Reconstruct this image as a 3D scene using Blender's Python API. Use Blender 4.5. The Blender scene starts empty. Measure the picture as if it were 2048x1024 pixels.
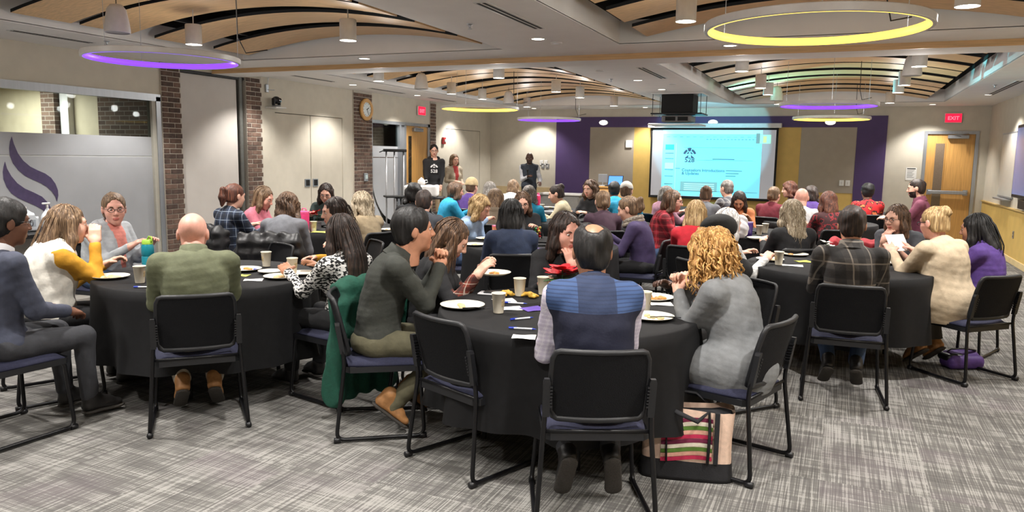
import bpy, math, random
import numpy as np
from math import sin, cos, pi, radians, atan2, hypot
random.seed(7); RNG = np.random.default_rng(7)
SC = bpy.context.scene
COL = SC.collection

# ------------------------------------------------------------------ camera
FPX = 1520.0                      # focal length in pixels of the 2048x1024 frame
YAW, PITCH, ROLL = 0.4057235, 0.130565, 0.0167328
EYE = 1.6
def _cam_axes():
    f = np.array([-sin(YAW)*cos(PITCH), cos(YAW)*cos(PITCH), -sin(PITCH)])
    r = np.array([cos(YAW), sin(YAW), 0.0]); d = np.cross(f, r)
    return np.array([cos(ROLL)*r-sin(ROLL)*d, sin(ROLL)*r+cos(ROLL)*d, f])
CAMM = _cam_axes()
def _ray(px, py):
    return CAMM.T @ np.array([(px-1024)/FPX, (py-512)/FPX, 1.0])
def atz(px, py, z):
    d = _ray(px, py); return d*((z-EYE)/d[2]) + np.array([0, 0, EYE])
def atx(px, py, x):
    d = _ray(px, py); return d*(x/d[0]) + np.array([0, 0, EYE])
def aty(px, py, y):
    d = _ray(px, py); return d*(y/d[1]) + np.array([0, 0, EYE])
from mathutils import Matrix, Vector
cam_d = bpy.data.cameras.new('camera'); cam = bpy.data.objects.new('camera', cam_d); COL.objects.link(cam)
cam_d.sensor_width = 36.0; cam_d.lens = FPX/2048*36; cam_d.clip_start = 0.05; cam_d.clip_end = 100
_m = Matrix.Identity(4)
for i in range(3):
    _m[i][0] = CAMM[0][i]; _m[i][1] = -CAMM[1][i]; _m[i][2] = -CAMM[2][i]
_m[2][3] = EYE
cam.matrix_world = _m
SC.camera = cam

# ------------------------------------------------------------------ world, exposure
w = bpy.data.worlds.new('world'); SC.world = w; w.use_nodes = True
w.node_tree.nodes['Background'].inputs[0].default_value = (0.75, 0.8, 0.9, 1)
w.node_tree.nodes['Background'].inputs[1].default_value = 0.25
SC.view_settings.view_transform = 'Standard'; SC.view_settings.look = 'None'
SC.view_settings.exposure = 0.14; SC.view_settings.gamma = 1.0; SC.view_settings.use_curve_mapping = False
SC.cycles.use_denoising = True
SC.cycles.max_bounces = 6; SC.cycles.diffuse_bounces = 3; SC.cycles.glossy_bounces = 3
SC.cycles.transmission_bounces = 4; SC.cycles.transparent_max_bounces = 6
SC.cycles.caustics_reflective = False; SC.cycles.caustics_refractive = False
SC.cycles.sample_clamp_indirect = 4.0
LAMP = 5.4                        # overall strength of the room's lamps
CEIL = 2.75
XL, XR, YB, YF = -8.3, 2.64, 17.82, -2.6     # room walls

# ------------------------------------------------------------------ materials
def s2l(c):
    return tuple(((v/255)/12.92 if v/255 <= .04045 else ((v/255+.055)/1.055)**2.4) for v in c)
_MATS = {}
def mat(name, rgb=(128,128,128), rough=.6, var=.08, scale=30., bump=0., bscale=None, metal=0., stretch=(1,1,1), spec=.5, emit=None, estr=0., sheen=0., alpha=None, detail=3):
    """procedural principled material: colour varied by a noise, optional bump"""
    if name in _MATS: return _MATS[name]
    m = bpy.data.materials.new(name); m.use_nodes = True; _MATS[name] = m
    nt = m.node_tree; N = nt.nodes; L = nt.links
    b = N['Principled BSDF']; c = s2l(rgb)
    b.inputs['Roughness'].default_value = rough; b.inputs['Metallic'].default_value = metal
    b.inputs['Specular IOR Level'].default_value = spec
    if sheen: b.inputs['Sheen Weight'].default_value = sheen
    tc = N.new('ShaderNodeTexCoord'); mp = N.new('ShaderNodeMapping'); mp.inputs['Scale'].default_value = stretch
    L.new(tc.outputs['Object'], mp.inputs['Vector'])
    no = N.new('ShaderNodeTexNoise'); no.inputs['Scale'].default_value = scale; no.inputs['Detail'].default_value = detail
    L.new(mp.outputs[0], no.inputs['Vector'])
    rp = N.new('ShaderNodeValToRGB')
    lo = tuple(max(0, v*(1-var*2)) for v in c); hi = tuple(min(1, v*(1+var*2)) for v in c)
    rp.color_ramp.elements[0].color = (*lo, 1); rp.color_ramp.elements[1].color = (*hi, 1)
    rp.color_ramp.elements[0].position = .3; rp.color_ramp.elements[1].position = .7
    L.new(no.outputs[0], rp.inputs[0]); L.new(rp.outputs[0], b.inputs['Base Color'])
    if emit is not None:
        b.inputs['Emission Color'].default_value = (*s2l(emit), 1); b.inputs['Emission Strength'].default_value = estr
    if bump:
        bn = N.new('ShaderNodeTexNoise'); bn.inputs['Scale'].default_value = bscale or scale; bn.inputs['Detail'].default_value = 3
        L.new(mp.outputs[0], bn.inputs['Vector'])
        bp = N.new('ShaderNodeBump'); bp.inputs['Strength'].default_value = bump; bp.inputs['Distance'].default_value = .02
        L.new(bn.outputs[0], bp.inputs['Height']); L.new(bp.outputs[0], b.inputs['Normal'])
    return m
def nodes_of(m):
    return m.node_tree.nodes, m.node_tree.links, m.node_tree.nodes['Principled BSDF']

# ------------------------------------------------------------------ mesh builder
def new_obj(name, me, parent=None, m=None, loc=None, rotz=None, smooth=False):
    o = bpy.data.objects.new(name, me); COL.objects.link(o)
    if parent is not None: o.parent = parent
    if m is not None and me is not None and not me.materials: me.materials.append(m)
    if loc is not None: o.location = loc
    if rotz is not None: o.rotation_euler = (0, 0, rotz)
    if smooth and me is not None: me.polygons.foreach_set('use_smooth', [True]*len(me.polygons))
    return o
def tag(o, label=None, cat=None, group=None, kind=None):
    if label: o['label'] = label
    if cat: o['category'] = cat
    if group: o['group'] = group
    if kind: o['kind'] = kind
    return o
def empty(name, loc=(0,0,0), rotz=0.0, label=None, cat=None, group=None):
    o = bpy.data.objects.new(name, None); COL.objects.link(o); o.location = loc; o.rotation_euler = (0, 0, rotz)
    o.empty_display_size = .1
    return tag(o, label, cat, group)
class MB:
    def __init__(s): s.v = []; s.f = []; s.mi = []; s.cur = 0
    def add(s, vs, fs):
        o = len(s.v); s.v += [tuple(map(float, p)) for p in vs]; s.f += [tuple(i+o for i in f) for f in fs]; s.mi += [s.cur]*len(fs); return s
    def box(s, x0, y0, z0, x1, y1, z1):
        v = [(x,y,z) for z in (z0,z1) for y in (y0,y1) for x in (x0,x1)]
        return s.add(v, [(0,2,3,1),(4,5,7,6),(0,1,5,4),(2,6,7,3),(0,4,6,2),(1,3,7,5)])
    def bbox(s, x0, y0, z0, x1, y1, z1, b=.01):
        """box with chamfered vertical and top/bottom edges"""
        def ring(z, i): return [(x0+i,y0+b,z),(x0+b,y0+i,z),(x1-b,y0+i,z),(x1-i,y0+b,z),(x1-i,y1-b,z),(x1-b,y1-i,z),(x0+b,y1-i,z),(x0+i,y1-b,z)]
        R = [ring(z0, b*.6), ring(z0+b, 0), ring(z1-b, 0), ring(z1, b*.6)]
        return s.loft(R, True, True)
    def loft(s, rings, cap0=True, cap1=True, closed=True):
        n = len(rings[0]); vs = [p for r in rings for p in r]; fs = []
        for i in range(len(rings)-1):
            for j in range(n if closed else n-1):
                a = i*n+j; b = i*n+(j+1)%n; fs.append((a, b, b+n, a+n))
        if cap0: fs.append(tuple(range(n-1, -1, -1)))
        if cap1: fs.append(tuple(range((len(rings)-1)*n, len(rings)*n)))
        return s.add(vs, fs)
    def lathe(s, prof, n=20, c=(0,0,0), cap0=True, cap1=True):
        return s.loft([[(c[0]+r*cos(2*pi*k/n), c[1]+r*sin(2*pi*k/n), c[2]+z) for k in range(n)] for r, z in prof], cap0, cap1)
    def tube(s, path, r, n=8, closed=False, cap=True, ry=None):
        P = [np.array(p, float) for p in path]; m = len(P); rings = []; up = None
        rr = r if hasattr(r, '__len__') else [r]*m
        for i in range(m):
            if closed: t = P[(i+1)%m]-P[i-1]
            else: t = P[min(i+1, m-1)]-P[max(i-1, 0)]
            t = t/(np.linalg.norm(t)+1e-9)
            if up is None:
                up = np.array([0,0,1.]) if abs(t[2]) < .9 else np.array([1.,0,0])
            a = np.cross(t, up); a /= np.linalg.norm(a)+1e-9; b = np.cross(a, t); up = b
            k2 = (ry or 1.)
            rings.append([tuple(P[i]+rr[i]*(cos(2*pi*k/n)*a+sin(2*pi*k/n)*b*k2)) for k in range(n)])
        if closed:
            rings.append(rings[0]); return s.loft(rings, False, False)
        return s.loft(rings, cap, cap)
    def prism(s, poly, d):
        """poly: list of 3d points (planar), extruded by vector d"""
        n = len(poly); P = [tuple(p) for p in poly]; Q = [tuple(np.array(p)+np.array(d)) for p in poly]
        return s.loft([P, Q])
    def mesh(s, name, mats=None, smooth=False):
        me = bpy.data.meshes.new(name); me.from_pydata(s.v, [], s.f)
        for m in (mats or []): me.materials.append(m)
        if any(s.mi): me.polygons.foreach_set('material_index', s.mi)
        if smooth: me.polygons.foreach_set('use_smooth', [True]*len(me.polygons))
        me.update(); return me
    def build(s, name, m=None, parent=None, smooth=False, loc=None, rotz=None):
        mats = m if isinstance(m, (list, tuple)) else ([m] if m else [])
        return new_obj(name, s.mesh(name, mats, smooth), parent, None, loc, rotz)
def autosmooth(o, ang=40):
    me = o.data
    me.polygons.foreach_set('use_smooth', [True]*len(me.polygons))
    try: me.set_sharp_from_angle(angle=radians(ang))
    except Exception: pass
    return o
def arc(c, r, a0, a1, n, plane='xz'):
    out = []
    for i in range(n+1):
        a = a0+(a1-a0)*i/n
        if plane == 'xz': out.append((c[0]+r*cos(a), c[1], c[2]+r*sin(a)))
        elif plane == 'yz': out.append((c[0], c[1]+r*cos(a), c[2]+r*sin(a)))
        else: out.append((c[0]+r*cos(a), c[1]+r*sin(a), c[2]))
    return out
def rpath(pts, r, n=5):
    """polyline with rounded corners"""
    P = [np.array(p, float) for p in pts]; out = [P[0]]
    for i in range(1, len(P)-1):
        a = P[i-1]-P[i]; b = P[i+1]-P[i]; la = np.linalg.norm(a); lb = np.linalg.norm(b)
        q = min(r, la*.45, lb*.45); A = P[i]+a/la*q; B = P[i]+b/lb*q
        for k in range(n+1):
            t = k/n; out.append((1-t)**2*A+2*t*(1-t)*P[i]+t*t*B)
    out.append(P[-1]); return out
def text_mesh(txt, size, m, name='lettering', parent=None, matrix=None, extrude=.0008, bold=False, align='LEFT'):
    cu = bpy.data.curves.new(name, 'FONT'); cu.body = txt; cu.size = size; cu.extrude = extrude; cu.resolution_u = 2
    cu.align_x = align
    if bold: cu.offset = size*.018
    to = bpy.data.objects.new(name, cu); COL.objects.link(to)
    me = bpy.data.meshes.new_from_object(to.evaluated_get(bpy.context.evaluated_depsgraph_get()))
    bpy.data.objects.remove(to); bpy.data.curves.remove(cu)
    me.materials.clear(); me.materials.append(m)
    o = new_obj(name, me, parent)
    if matrix is not None: o.matrix_local = matrix
    return o
def copy_tree(o, parent=None, deep=2):
    c = o.copy(); COL.objects.link(c); c.parent = parent
    for ch in list(o.children):
        if deep: copy_tree(ch, c, deep-1)
    return c

# ------------------------------------------------------------------ implicit surfaces (smooth unions, surface nets)
class Field:
    def __init__(s, lo, hi, h):
        s.lo = np.array(lo, np.float32); s.h = h
        s.n = np.maximum(np.ceil((np.array(hi)-s.lo)/h).astype(int)+1, 4)
        s.f = np.full(s.n, 1.0, np.float32)
    def _sub(s, lo, hi):
        a = np.clip(np.floor((np.array(lo)-s.lo)/s.h).astype(int), 0, s.n-1)
        b = np.clip(np.ceil((np.array(hi)-s.lo)/s.h).astype(int)+1, 1, s.n)
        b = np.maximum(b, a+1)
        sl = tuple(slice(i, j) for i, j in zip(a, b))
        ax = [(s.lo[k]+np.arange(a[k], b[k], dtype=np.float32)*s.h) for k in range(3)]
        X = ax[0][:, None, None]; Y = ax[1][None, :, None]; Z = ax[2][None, None, :]
        return sl, X, Y, Z
    def _mix(s, sl, d, k, sub=False):
        g = s.f[sl]
        if sub:
            d = -d
            if k > 0:
                h = np.maximum(k-np.abs(g-d), 0)/k; s.f[sl] = np.maximum(g, d)+h*h*k*.25
            else: s.f[sl] = np.maximum(g, d)
        else:
            if k > 0:
                h = np.maximum(k-np.abs(g-d), 0)/k; s.f[sl] = np.minimum(g, d)-h*h*k*.25
            else: s.f[sl] = np.minimum(g, d)
    def cap(s, a, b, ra, rb=None, k=.02, sub=False, flat=None):
        """tapered capsule; flat=(axis vector, factor) squashes across an axis"""
        rb = ra if rb is None else rb
        a = np.array(a, float); b = np.array(b, float); R = max(ra, rb)+k+2*s.h
        sl, X, Y, Z = s._sub(np.minimum(a, b)-R, np.maximum(a, b)+R)
        ab = b-a; L2 = float(ab@ab)+1e-9
        t = np.clip(((X-a[0])*ab[0]+(Y-a[1])*ab[1]+(Z-a[2])*ab[2])/L2, 0, 1).astype(np.float32)
        dx = X-a[0]-t*ab[0]; dy = Y-a[1]-t*ab[1]; dz = Z-a[2]-t*ab[2]
        if flat is not None:
            u, q = flat; u = np.array(u, float); u /= np.linalg.norm(u)
            w_ = dx*u[0]+dy*u[1]+dz*u[2]; q = 1/q-1
            dx = dx+w_*u[0]*q; dy = dy+w_*u[1]*q; dz = dz+w_*u[2]*q
        d = np.sqrt(dx*dx+dy*dy+dz*dz)-(ra+(rb-ra)*t)
        s._mix(sl, d.astype(np.float32), k, sub); return s
    def ell(s, c, r, R=None, k=.02, sub=False):
        c = np.array(c, float); r = np.array(r, float); m = max(r)+k+2*s.h
        if R is None: ext = r+k+2*s.h
        else: ext = np.sqrt((np.array(R)**2)@(r**2))+k+2*s.h
        sl, X, Y, Z = s._sub(c-ext, c+ext)
        x = X-c[0]; y = Y-c[1]; z = Z-c[2]
        if R is not None:
            R = np.array(R)   # columns: local axes in field space
            x, y, z = (x*R[0,0]+y*R[1,0]+z*R[2,0], x*R[0,1]+y*R[1,1]+z*R[2,1], x*R[0,2]+y*R[1,2]+z*R[2,2])
        q0 = np.sqrt((x/r[0])**2+(y/r[1])**2+(z/r[2])**2); q1 = np.sqrt((x/r[0]**2)**2+(y/r[1]**2)**2+(z/r[2]**2)**2)
        d = q0*(q0-1)/np.maximum(q1, 1e-6)
        s._mix(sl, d.astype(np.float32), k, sub); return s
    def rbox(s, c, hs, r=.01, R=None, k=.0, sub=False):
        c = np.array(c, float); hs = np.array(hs, float)-r
        if R is None: ext = hs+r+k+2*s.h
        else: ext = np.abs(np.array(R))@(hs+r)+k+2*s.h
        sl, X, Y, Z = s._sub(c-ext, c+ext)
        x = X-c[0]; y = Y-c[1]; z = Z-c[2]
        if R is not None:
            R = np.array(R); x, y, z = (x*R[0,0]+y*R[1,0]+z*R[2,0], x*R[0,1]+y*R[1,1]+z*R[2,1], x*R[0,2]+y*R[1,2]+z*R[2,2])
        x = np.abs(x)-hs[0]; y = np.abs(y)-hs[1]; z = np.abs(z)-hs[2]
        d = np.sqrt(np.maximum(x,0)**2+np.maximum(y,0)**2+np.maximum(z,0)**2)+np.minimum(np.maximum(x, np.maximum(y, z)), 0)-r
        s._mix(sl, d.astype(np.float32), k, sub); return s
    def plane(s, p, n, k=0.):
        """cut away everything on the side n points to"""
        n = np.array(n, float); n /= np.linalg.norm(n); p = np.array(p, float)
        sl, X, Y, Z = s._sub(s.lo, s.lo+s.n*s.h)
        d = -((X-p[0])*n[0]+(Y-p[1])*n[1]+(Z-p[2])*n[2]) + 0*s.f
        s._mix(sl, d.astype(np.float32), k, True); return s
    def coords(s):
        ax = [(s.lo[k]+np.arange(s.n[k], dtype=np.float32)*s.h) for k in range(3)]
        return ax[0][:, None, None], ax[1][None, :, None], ax[2][None, None, :]
    def net(s):
        f = s.f; f[0] = f[-1] = 1; f[:, 0] = f[:, -1] = 1; f[:, :, 0] = f[:, :, -1] = 1
        ins = f < 0
        c = np.zeros(np.array(f.shape)-1, np.int8); I = ins.astype(np.int8)
        for dx in (0,1):
            for dy in (0,1):
                for dz in (0,1): c += I[dx:dx+c.shape[0], dy:dy+c.shape[1], dz:dz+c.shape[2]]
        act = (c > 0) & (c < 8)
        idx = np.argwhere(act)
        if len(idx) == 0: return np.zeros((0,3)), np.zeros((0,4), int)
        vid = np.full(act.shape, -1, np.int32); vid[act] = np.arange(len(idx))
        acc = np.zeros((len(idx), 3), np.float32); cnt = np.zeros(len(idx), np.float32)
        corners = [(a,b,d) for a in (0,1) for b in (0,1) for d in (0,1)]
        val = {q: f[idx[:,0]+q[0], idx[:,1]+q[1], idx[:,2]+q[2]] for q in corners}
        for q in corners:
            for ax in range(3):
                if q[ax] == 0:
                    p = list(q); p[ax] = 1; p = tuple(p); a = val[q]; b = val[p]
                    m = (a < 0) != (b < 0); t = np.where(m, a/np.where(m, a-b, 1), 0)
                    base = np.array(q, np.float32)
                    acc[m] += base; acc[m, ax] += t[m]; cnt[m] += 1
        V = (idx+acc/cnt[:, None])*s.h+s.lo
        Fs = []
        for ax in range(3):
            o1, o2 = [(1,2),(2,0),(0,1)][ax]
            A = ins; sl0 = [slice(None)]*3; sl1 = [slice(None)]*3; sl0[ax] = slice(0,-1); sl1[ax] = slice(1,None)
            a = A[tuple(sl0)]; b = A[tuple(sl1)]; e = np.argwhere(a != b)
            e = e[(e[:,o1] > 0) & (e[:,o2] > 0) & (e[:,o1] < f.shape[o1]-1) & (e[:,o2] < f.shape[o2]-1)]
            if len(e) == 0: continue
            flip = a[e[:,0], e[:,1], e[:,2]]
            def g(d1, d2):
                q = e.copy(); q[:, o1] -= d1; q[:, o2] -= d2; return vid[q[:,0], q[:,1], q[:,2]]
            quad = np.stack([g(1,1), g(0,1), g(0,0), g(1,0)], 1)
            quad[~flip] = quad[~flip][:, ::-1]
            Fs.append(quad)
        return V, np.concatenate(Fs)
def mesh_np(name, V, F, mats, mi=None, smooth=True):
    me = bpy.data.meshes.new(name)
    me.vertices.add(len(V)); me.vertices.foreach_set('co', np.asarray(V, np.float32).ravel())
    nf = len(F); me.loops.add(nf*4); me.polygons.add(nf)
    me.loops.foreach_set('vertex_index', np.asarray(F, np.int32).ravel())
    me.polygons.foreach_set('loop_start', np.arange(nf, dtype=np.int32)*4)
    if smooth: me.polygons.foreach_set('use_smooth', np.ones(nf, bool))
    for m in mats: me.materials.append(m)
    if mi is not None: me.polygons.foreach_set('material_index', np.asarray(mi, np.int32))
    me.update(calc_edges=True); me.validate(); return me
def noise3(X, Y, Z, sc, seed):
    """cheap smooth pseudo noise, range about -1..1"""
    r = np.random.default_rng(seed); o = 0
    for i in range(4):
        k = r.normal(size=3); k = k/np.linalg.norm(k)*sc*(.7+.35*i); o = o+np.sin(X*k[0]+Y*k[1]+Z*k[2]+r.uniform(0, 6.28))
    return o/2.5

# ------------------------------------------------------------------ room materials
M_BEIGE = mat('paint_beige', (200,193,178), .7, .02, 6, bump=.03, bscale=160)
M_TAUPE = mat('paint_taupe', (160,150,136), .7, .02, 6, bump=.03, bscale=160)
M_YEL = mat('paint_yellow', (206,172,96), .6, .03, 5, bump=.03, bscale=160)
M_PUR = mat('paint_purple', (70,50,98), .6, .03, 5, bump=.03, bscale=160)
M_CEIL = mat('ceiling_white', (236,233,230), .8, .012, 4, bump=.02, bscale=120)
M_ALU = mat('aluminium', (170,174,180), .35, .03, 40, metal=.7, stretch=(1,1,.05))
M_DARKMET = mat('dark_metal', (40,40,42), .4, .05, 30, metal=.5)
M_BLACK = mat('black_void', (6,6,7), .8, .05, 10)
M_BLKPL = mat('black_plastic', (20,20,23), .42, .1, 60, bump=.05, bscale=400)
M_WHITEPL = mat('white_plastic', (225,224,222), .4, .015, 30)
M_MAPLE = mat('maple_wood', (208,170,122), .45, .09, 5, stretch=(.5,14,14), bump=.03)
M_DOORW = mat('door_wood', (203,154,88), .4, .08, 4, stretch=(16,16,.6), bump=.03)
M_MORTAR = mat('mortar', (182,174,162), .9, .06, 60, bump=.1)
M_BRICK = mat('brick_brown', (94,74,64), .85, .14, 18, bump=.35, bscale=90)
M_BRICK2 = mat('brick_dark', (76,60,53), .85, .16, 18, bump=.35, bscale=90)
M_BRICK3 = mat('brick_light', (110,87,75), .85, .12, 18, bump=.35, bscale=90)

def brick_wall_mat():
    m = mat('brick_wall_far', (110,84,70), .85, .05, 10); N, L, b = nodes_of(m)
    tc = N.new('ShaderNodeTexCoord'); sp = N.new('ShaderNodeSeparateXYZ'); cb = N.new('ShaderNodeCombineXYZ')
    L.new(tc.outputs['Object'], sp.inputs[0]); ad = N.new('ShaderNodeMath'); L.new(sp.outputs['X'], ad.inputs[0]); L.new(sp.outputs['Y'], ad.inputs[1]); L.new(ad.outputs[0], cb.inputs['X']); L.new(sp.outputs['Z'], cb.inputs['Y'])
    br = N.new('ShaderNodeTexBrick'); br.inputs['Scale'].default_value = 1.0
    br.inputs['Brick Width'].default_value = .2; br.inputs['Row Height'].default_value = .0677; br.inputs['Mortar Size'].default_value = .006
    br.inputs['Color1'].default_value = (*s2l((112,88,72)), 1); br.inputs['Color2'].default_value = (*s2l((86,66,54)), 1)
    br.inputs['Mortar'].default_value = (*s2l((150,140,128)), 1)
    L.new(cb.outputs[0], br.inputs['Vector']); L.new(br.outputs['Color'], b.inputs['Base Color'])
    return m
M_BRICKFAR = brick_wall_mat()

def carpet_mat():
    """woven carpet tiles: fine lines in one direction, fainter cross lines, cloudy streaks, tile modules shifting the pattern"""
    m = mat('carpet_tiles', (150,146,138), .95, .02, 10, spec=.1); N, L, b = nodes_of(m)
    tc = N.new('ShaderNodeTexCoord')
    def node(t, **kw):
        n = N.new(t)
        for k, v in kw.items(): setattr(n, k, v)
        return n
    sep = node('ShaderNodeSeparateXYZ'); 
    rot = node('ShaderNodeMapping'); rot.inputs['Rotation'].default_value = (0, 0, 0)
    L.new(tc.outputs['Object'], rot.inputs[0]); L.new(rot.outputs[0], sep.inputs[0])
    def math(op, a, bb=None):
        n = node('ShaderNodeMath', operation=op)
        for i, q in enumerate((a, bb)):
            if q is None: continue
            if isinstance(q, (int, float)): n.inputs[i].default_value = q
            else: L.new(q, n.inputs[i])
        return n.outputs[0]
    tile = 0.5
    tx = math('FLOOR', math('DIVIDE', sep.outputs['X'], tile)); ty = math('FLOOR', math('DIVIDE', sep.outputs['Y'], tile*2))
    cmb = node('ShaderNodeCombineXYZ'); L.new(tx, cmb.inputs[0]); L.new(ty, cmb.inputs[1])
    wn = node('ShaderNodeTexWhiteNoise', noise_dimensions='3D'); L.new(cmb.outputs[0], wn.inputs['Vector'])
    # offset coordinates per tile
    off = node('ShaderNodeVectorMath', operation='SCALE'); L.new(wn.outputs['Color'], off.inputs[0]); off.inputs['Scale'].default_value = 9.0
    add = node('ShaderNodeVectorMath', operation='ADD'); L.new(rot.outputs[0], add.inputs[0]); L.new(off.outputs[0], add.inputs[1])
    def noise(scale, sx, sy, det=3):
        mp = node('ShaderNodeMapping'); mp.inputs['Scale'].default_value = (sx, sy, 1); L.new(add.outputs[0], mp.inputs[0])
        n = node('ShaderNodeTexNoise'); n.inputs['Scale'].default_value = scale; n.inputs['Detail'].default_value = det
        L.new(mp.outputs[0], n.inputs['Vector']); return n.outputs[0]
    fine = noise(1.0, 150, 2.0)          # fine lines running along y
    cross = noise(1.0, 3, 80)          # fainter cross lines along x
    streak = noise(1.0, 2.2, 14, 4)       # broad streaks along x
    cloud = noise(1.0, 4.5, 5.0, 4)
    v = math('ADD', math('MULTIPLY', fine, .8), math('MULTIPLY', cross, .38))
    v = math('ADD', v, math('MULTIPLY', streak, .36)); v = math('ADD', v, math('MULTIPLY', cloud, .26))
    tint = math('MULTIPLY', math('SUBTRACT', wn.outputs['Value'], .5), .06)
    v = math('ADD', v, tint)
    rp = node('ShaderNodeValToRGB'); L.new(v, rp.inputs[0])
    e = rp.color_ramp.elements; e[0].position = .66; e[0].color = (*s2l((78,76,75)), 1); e[1].position = 1.16; e[1].color = (*s2l((140,138,134)), 1)
    n1 = e.new(.9); n1.color = (*s2l((102,100,97)), 1)
    # faint purple-brown patches
    mx = node('ShaderNodeMix', data_type='RGBA'); pn = noise(1.0, 1.1, 2.2, 2)
    pr = node('ShaderNodeValToRGB'); pr.color_ramp.elements[0].position = .55; pr.color_ramp.elements[1].position = .75
    pr.color_ramp.elements[0].color = (0,0,0,1); pr.color_ramp.elements[1].color = (.35,.35,.35,1)
    L.new(pn, pr.inputs[0]); L.new(pr.outputs[0], mx.inputs['Factor']); L.new(rp.outputs[0], mx.inputs[6]); mx.inputs[7].default_value = (*s2l((102,92,98)), 1)
    L.new(mx.outputs[2], b.inputs['Base Color'])
    bp = node('ShaderNodeBump'); bp.inputs['Strength'].default_value = .35; bp.inputs['Distance'].default_value = .004
    L.new(v, bp.inputs['Height']); L.new(bp.outputs[0], b.inputs['Normal'])
    return m
M_CARPET = carpet_mat()

def struct(o): o['kind'] = 'structure'; return o
# floor
struct(MB().add([(-13.7,YF,0),(XR,YF,0),(XR,YB,0),(-13.7,YB,0)], [(0,1,2,3)]).build('floor', M_CARPET))
# ------------------------------------------------------------------ ceiling with four coffers
COF = [(-7.12,.3,-3.48,7.77), (-2.18,.3,1.68,7.77), (-7.12,9.2,-3.48,16.65), (-2.18,9.2,1.68,16.65)]
def build_ceiling():
    xs = [XL-.3, -7.12, -3.48, -2.18, 1.68, XR+.1]; ys = [YF, .3, 7.77, 8.43, 8.93, 9.2, 16.65, YB+.1]
    b = MB(); hole = {(1,1),(3,1),(1,5),(3,5)}
    for i in range(5):
        for j in range(7):
            if (i,j) in hole or j == 3: continue
            b.box(xs[i], ys[j], CEIL, xs[i+1], ys[j+1], CEIL+.012)
    c = struct(b.build('ceiling', M_CEIL))
    for (x0,y0,x1,y1) in COF:
        q = MB(); z0, z1 = CEIL+.006, 3.3
        q.box(x0-.012,y0,z0,x0,y1,z1); q.box(x1,y0,z0,x1+.012,y1,z1)
        q.box(x0-.012,y0-.012,z0,x1+.012,y0,z1); q.box(x0-.012,y1,z0,x1+.012,y1+.012,z1)
        q.build('coffer_side', M_CEIL, c)
        q = MB().box(x0-.02,y0-.02,z1,x1+.02,y1+.02,z1+.02); z0 = 2.99
        q.box(x0,y0,z0,x0+.006,y1,z1).box(x1-.006,y0,z0,x1,y1,z1).box(x0,y0,z0,x1,y0+.006,z1).box(x0,y1-.006,z0,x1,y1,z1)
        q.build('coffer_top', M_BLACK, c)
    # track beam across the room: maple face, pale underside
    t = MB(); t.box(XL-.05, 8.45, 2.69, XR, 8.93, CEIL+.01)
    bm = struct(t.build('trim_1', M_CEIL))
    MB().box(XL-.05, 8.43, 2.69, XR, 8.452, CEIL).build('wood_fascia', M_MAPLE, bm)
    return c
CEILING = build_ceiling()
def wall_piece(boxes, name, m, parent=None):
    b = MB()
    for q in boxes: b.box(*q)
    o = b.build(name, m, parent)
    return o if parent else struct(o)
T = .25
# ------------------------------------------------------------------ left wall
GY0, GY1, GZ = .8, 7.46, 2.29        # big glazing
wl = wall_piece([(XL-T,YF,0,XL,GY0,CEIL), (XL-T,GY0,GZ,XL,7.51,CEIL),
    (XL-T,7.83,2.7,XL,9.07,CEIL), (XL-T,9.4,0,XL,9.72,CEIL), (XL-T,9.72,2.228,XL,11.5,CEIL), (XL-T,11.5,0,XL,11.82,CEIL),
    (XL-T,12.41,2.25,XL,14.66,CEIL), (XL-T,14.9,0,XL,15.4,CEIL), (XL-T,15.4,2.198,XL,17.19,CEIL), (XL-T,17.19,0,XL,YB+.1,CEIL)], 'wall_left', M_BEIGE)
wall_piece([(XL-T,7.83,0,XL-.09,9.07,2.7)], 'recess_back', M_DARKMET, wl)
MB().bbox(XL-.085,7.875,.04,XL-.045,8.945,2.655,.006).build('sliding_panel', mat('panel_white',(196,190,184),.6,.015,5), wl)
MB().bbox(XL-.08,8.965,0,XL-.01,9.03,2.7,.008).build('jamb_post', mat('jamb_grey',(92,92,88),.5,.05,20,metal=.3), wl)
MB().box(XL-.08,7.83,2.66,XL-.012,9.07,2.7).box(XL-.08,7.835,0,XL-.02,7.868,2.68).build('track_head', M_DARKMET, wl)
# flush cupboard doors in the left wall
for k, (y0, y1) in enumerate(((9.725,10.6),(10.612,11.495))):
    d = MB().bbox(XL-.06,y0,.02,XL-.008,y1,2.218,.005).build('door_leaf', M_BEIGE, wl)
    MB().bbox(XL-.012,(y1-.17 if k==0 else y0+.03),1.03,XL+.004,(y1-.03 if k==0 else y0+.17),1.16,.003).build('pull_plate', M_ALU, d)
    MB().box(XL-.0,(y1-.15 if k==0 else y0+.05),1.045,XL+.007,(y1-.05 if k==0 else y0+.15),1.145).build('pull_cup', M_BLACK, d)
MB().bbox(XL-.06,15.41,.02,XL-.008,17.18,2.188,.005).build('access_panel', M_BEIGE, wl)
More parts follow.
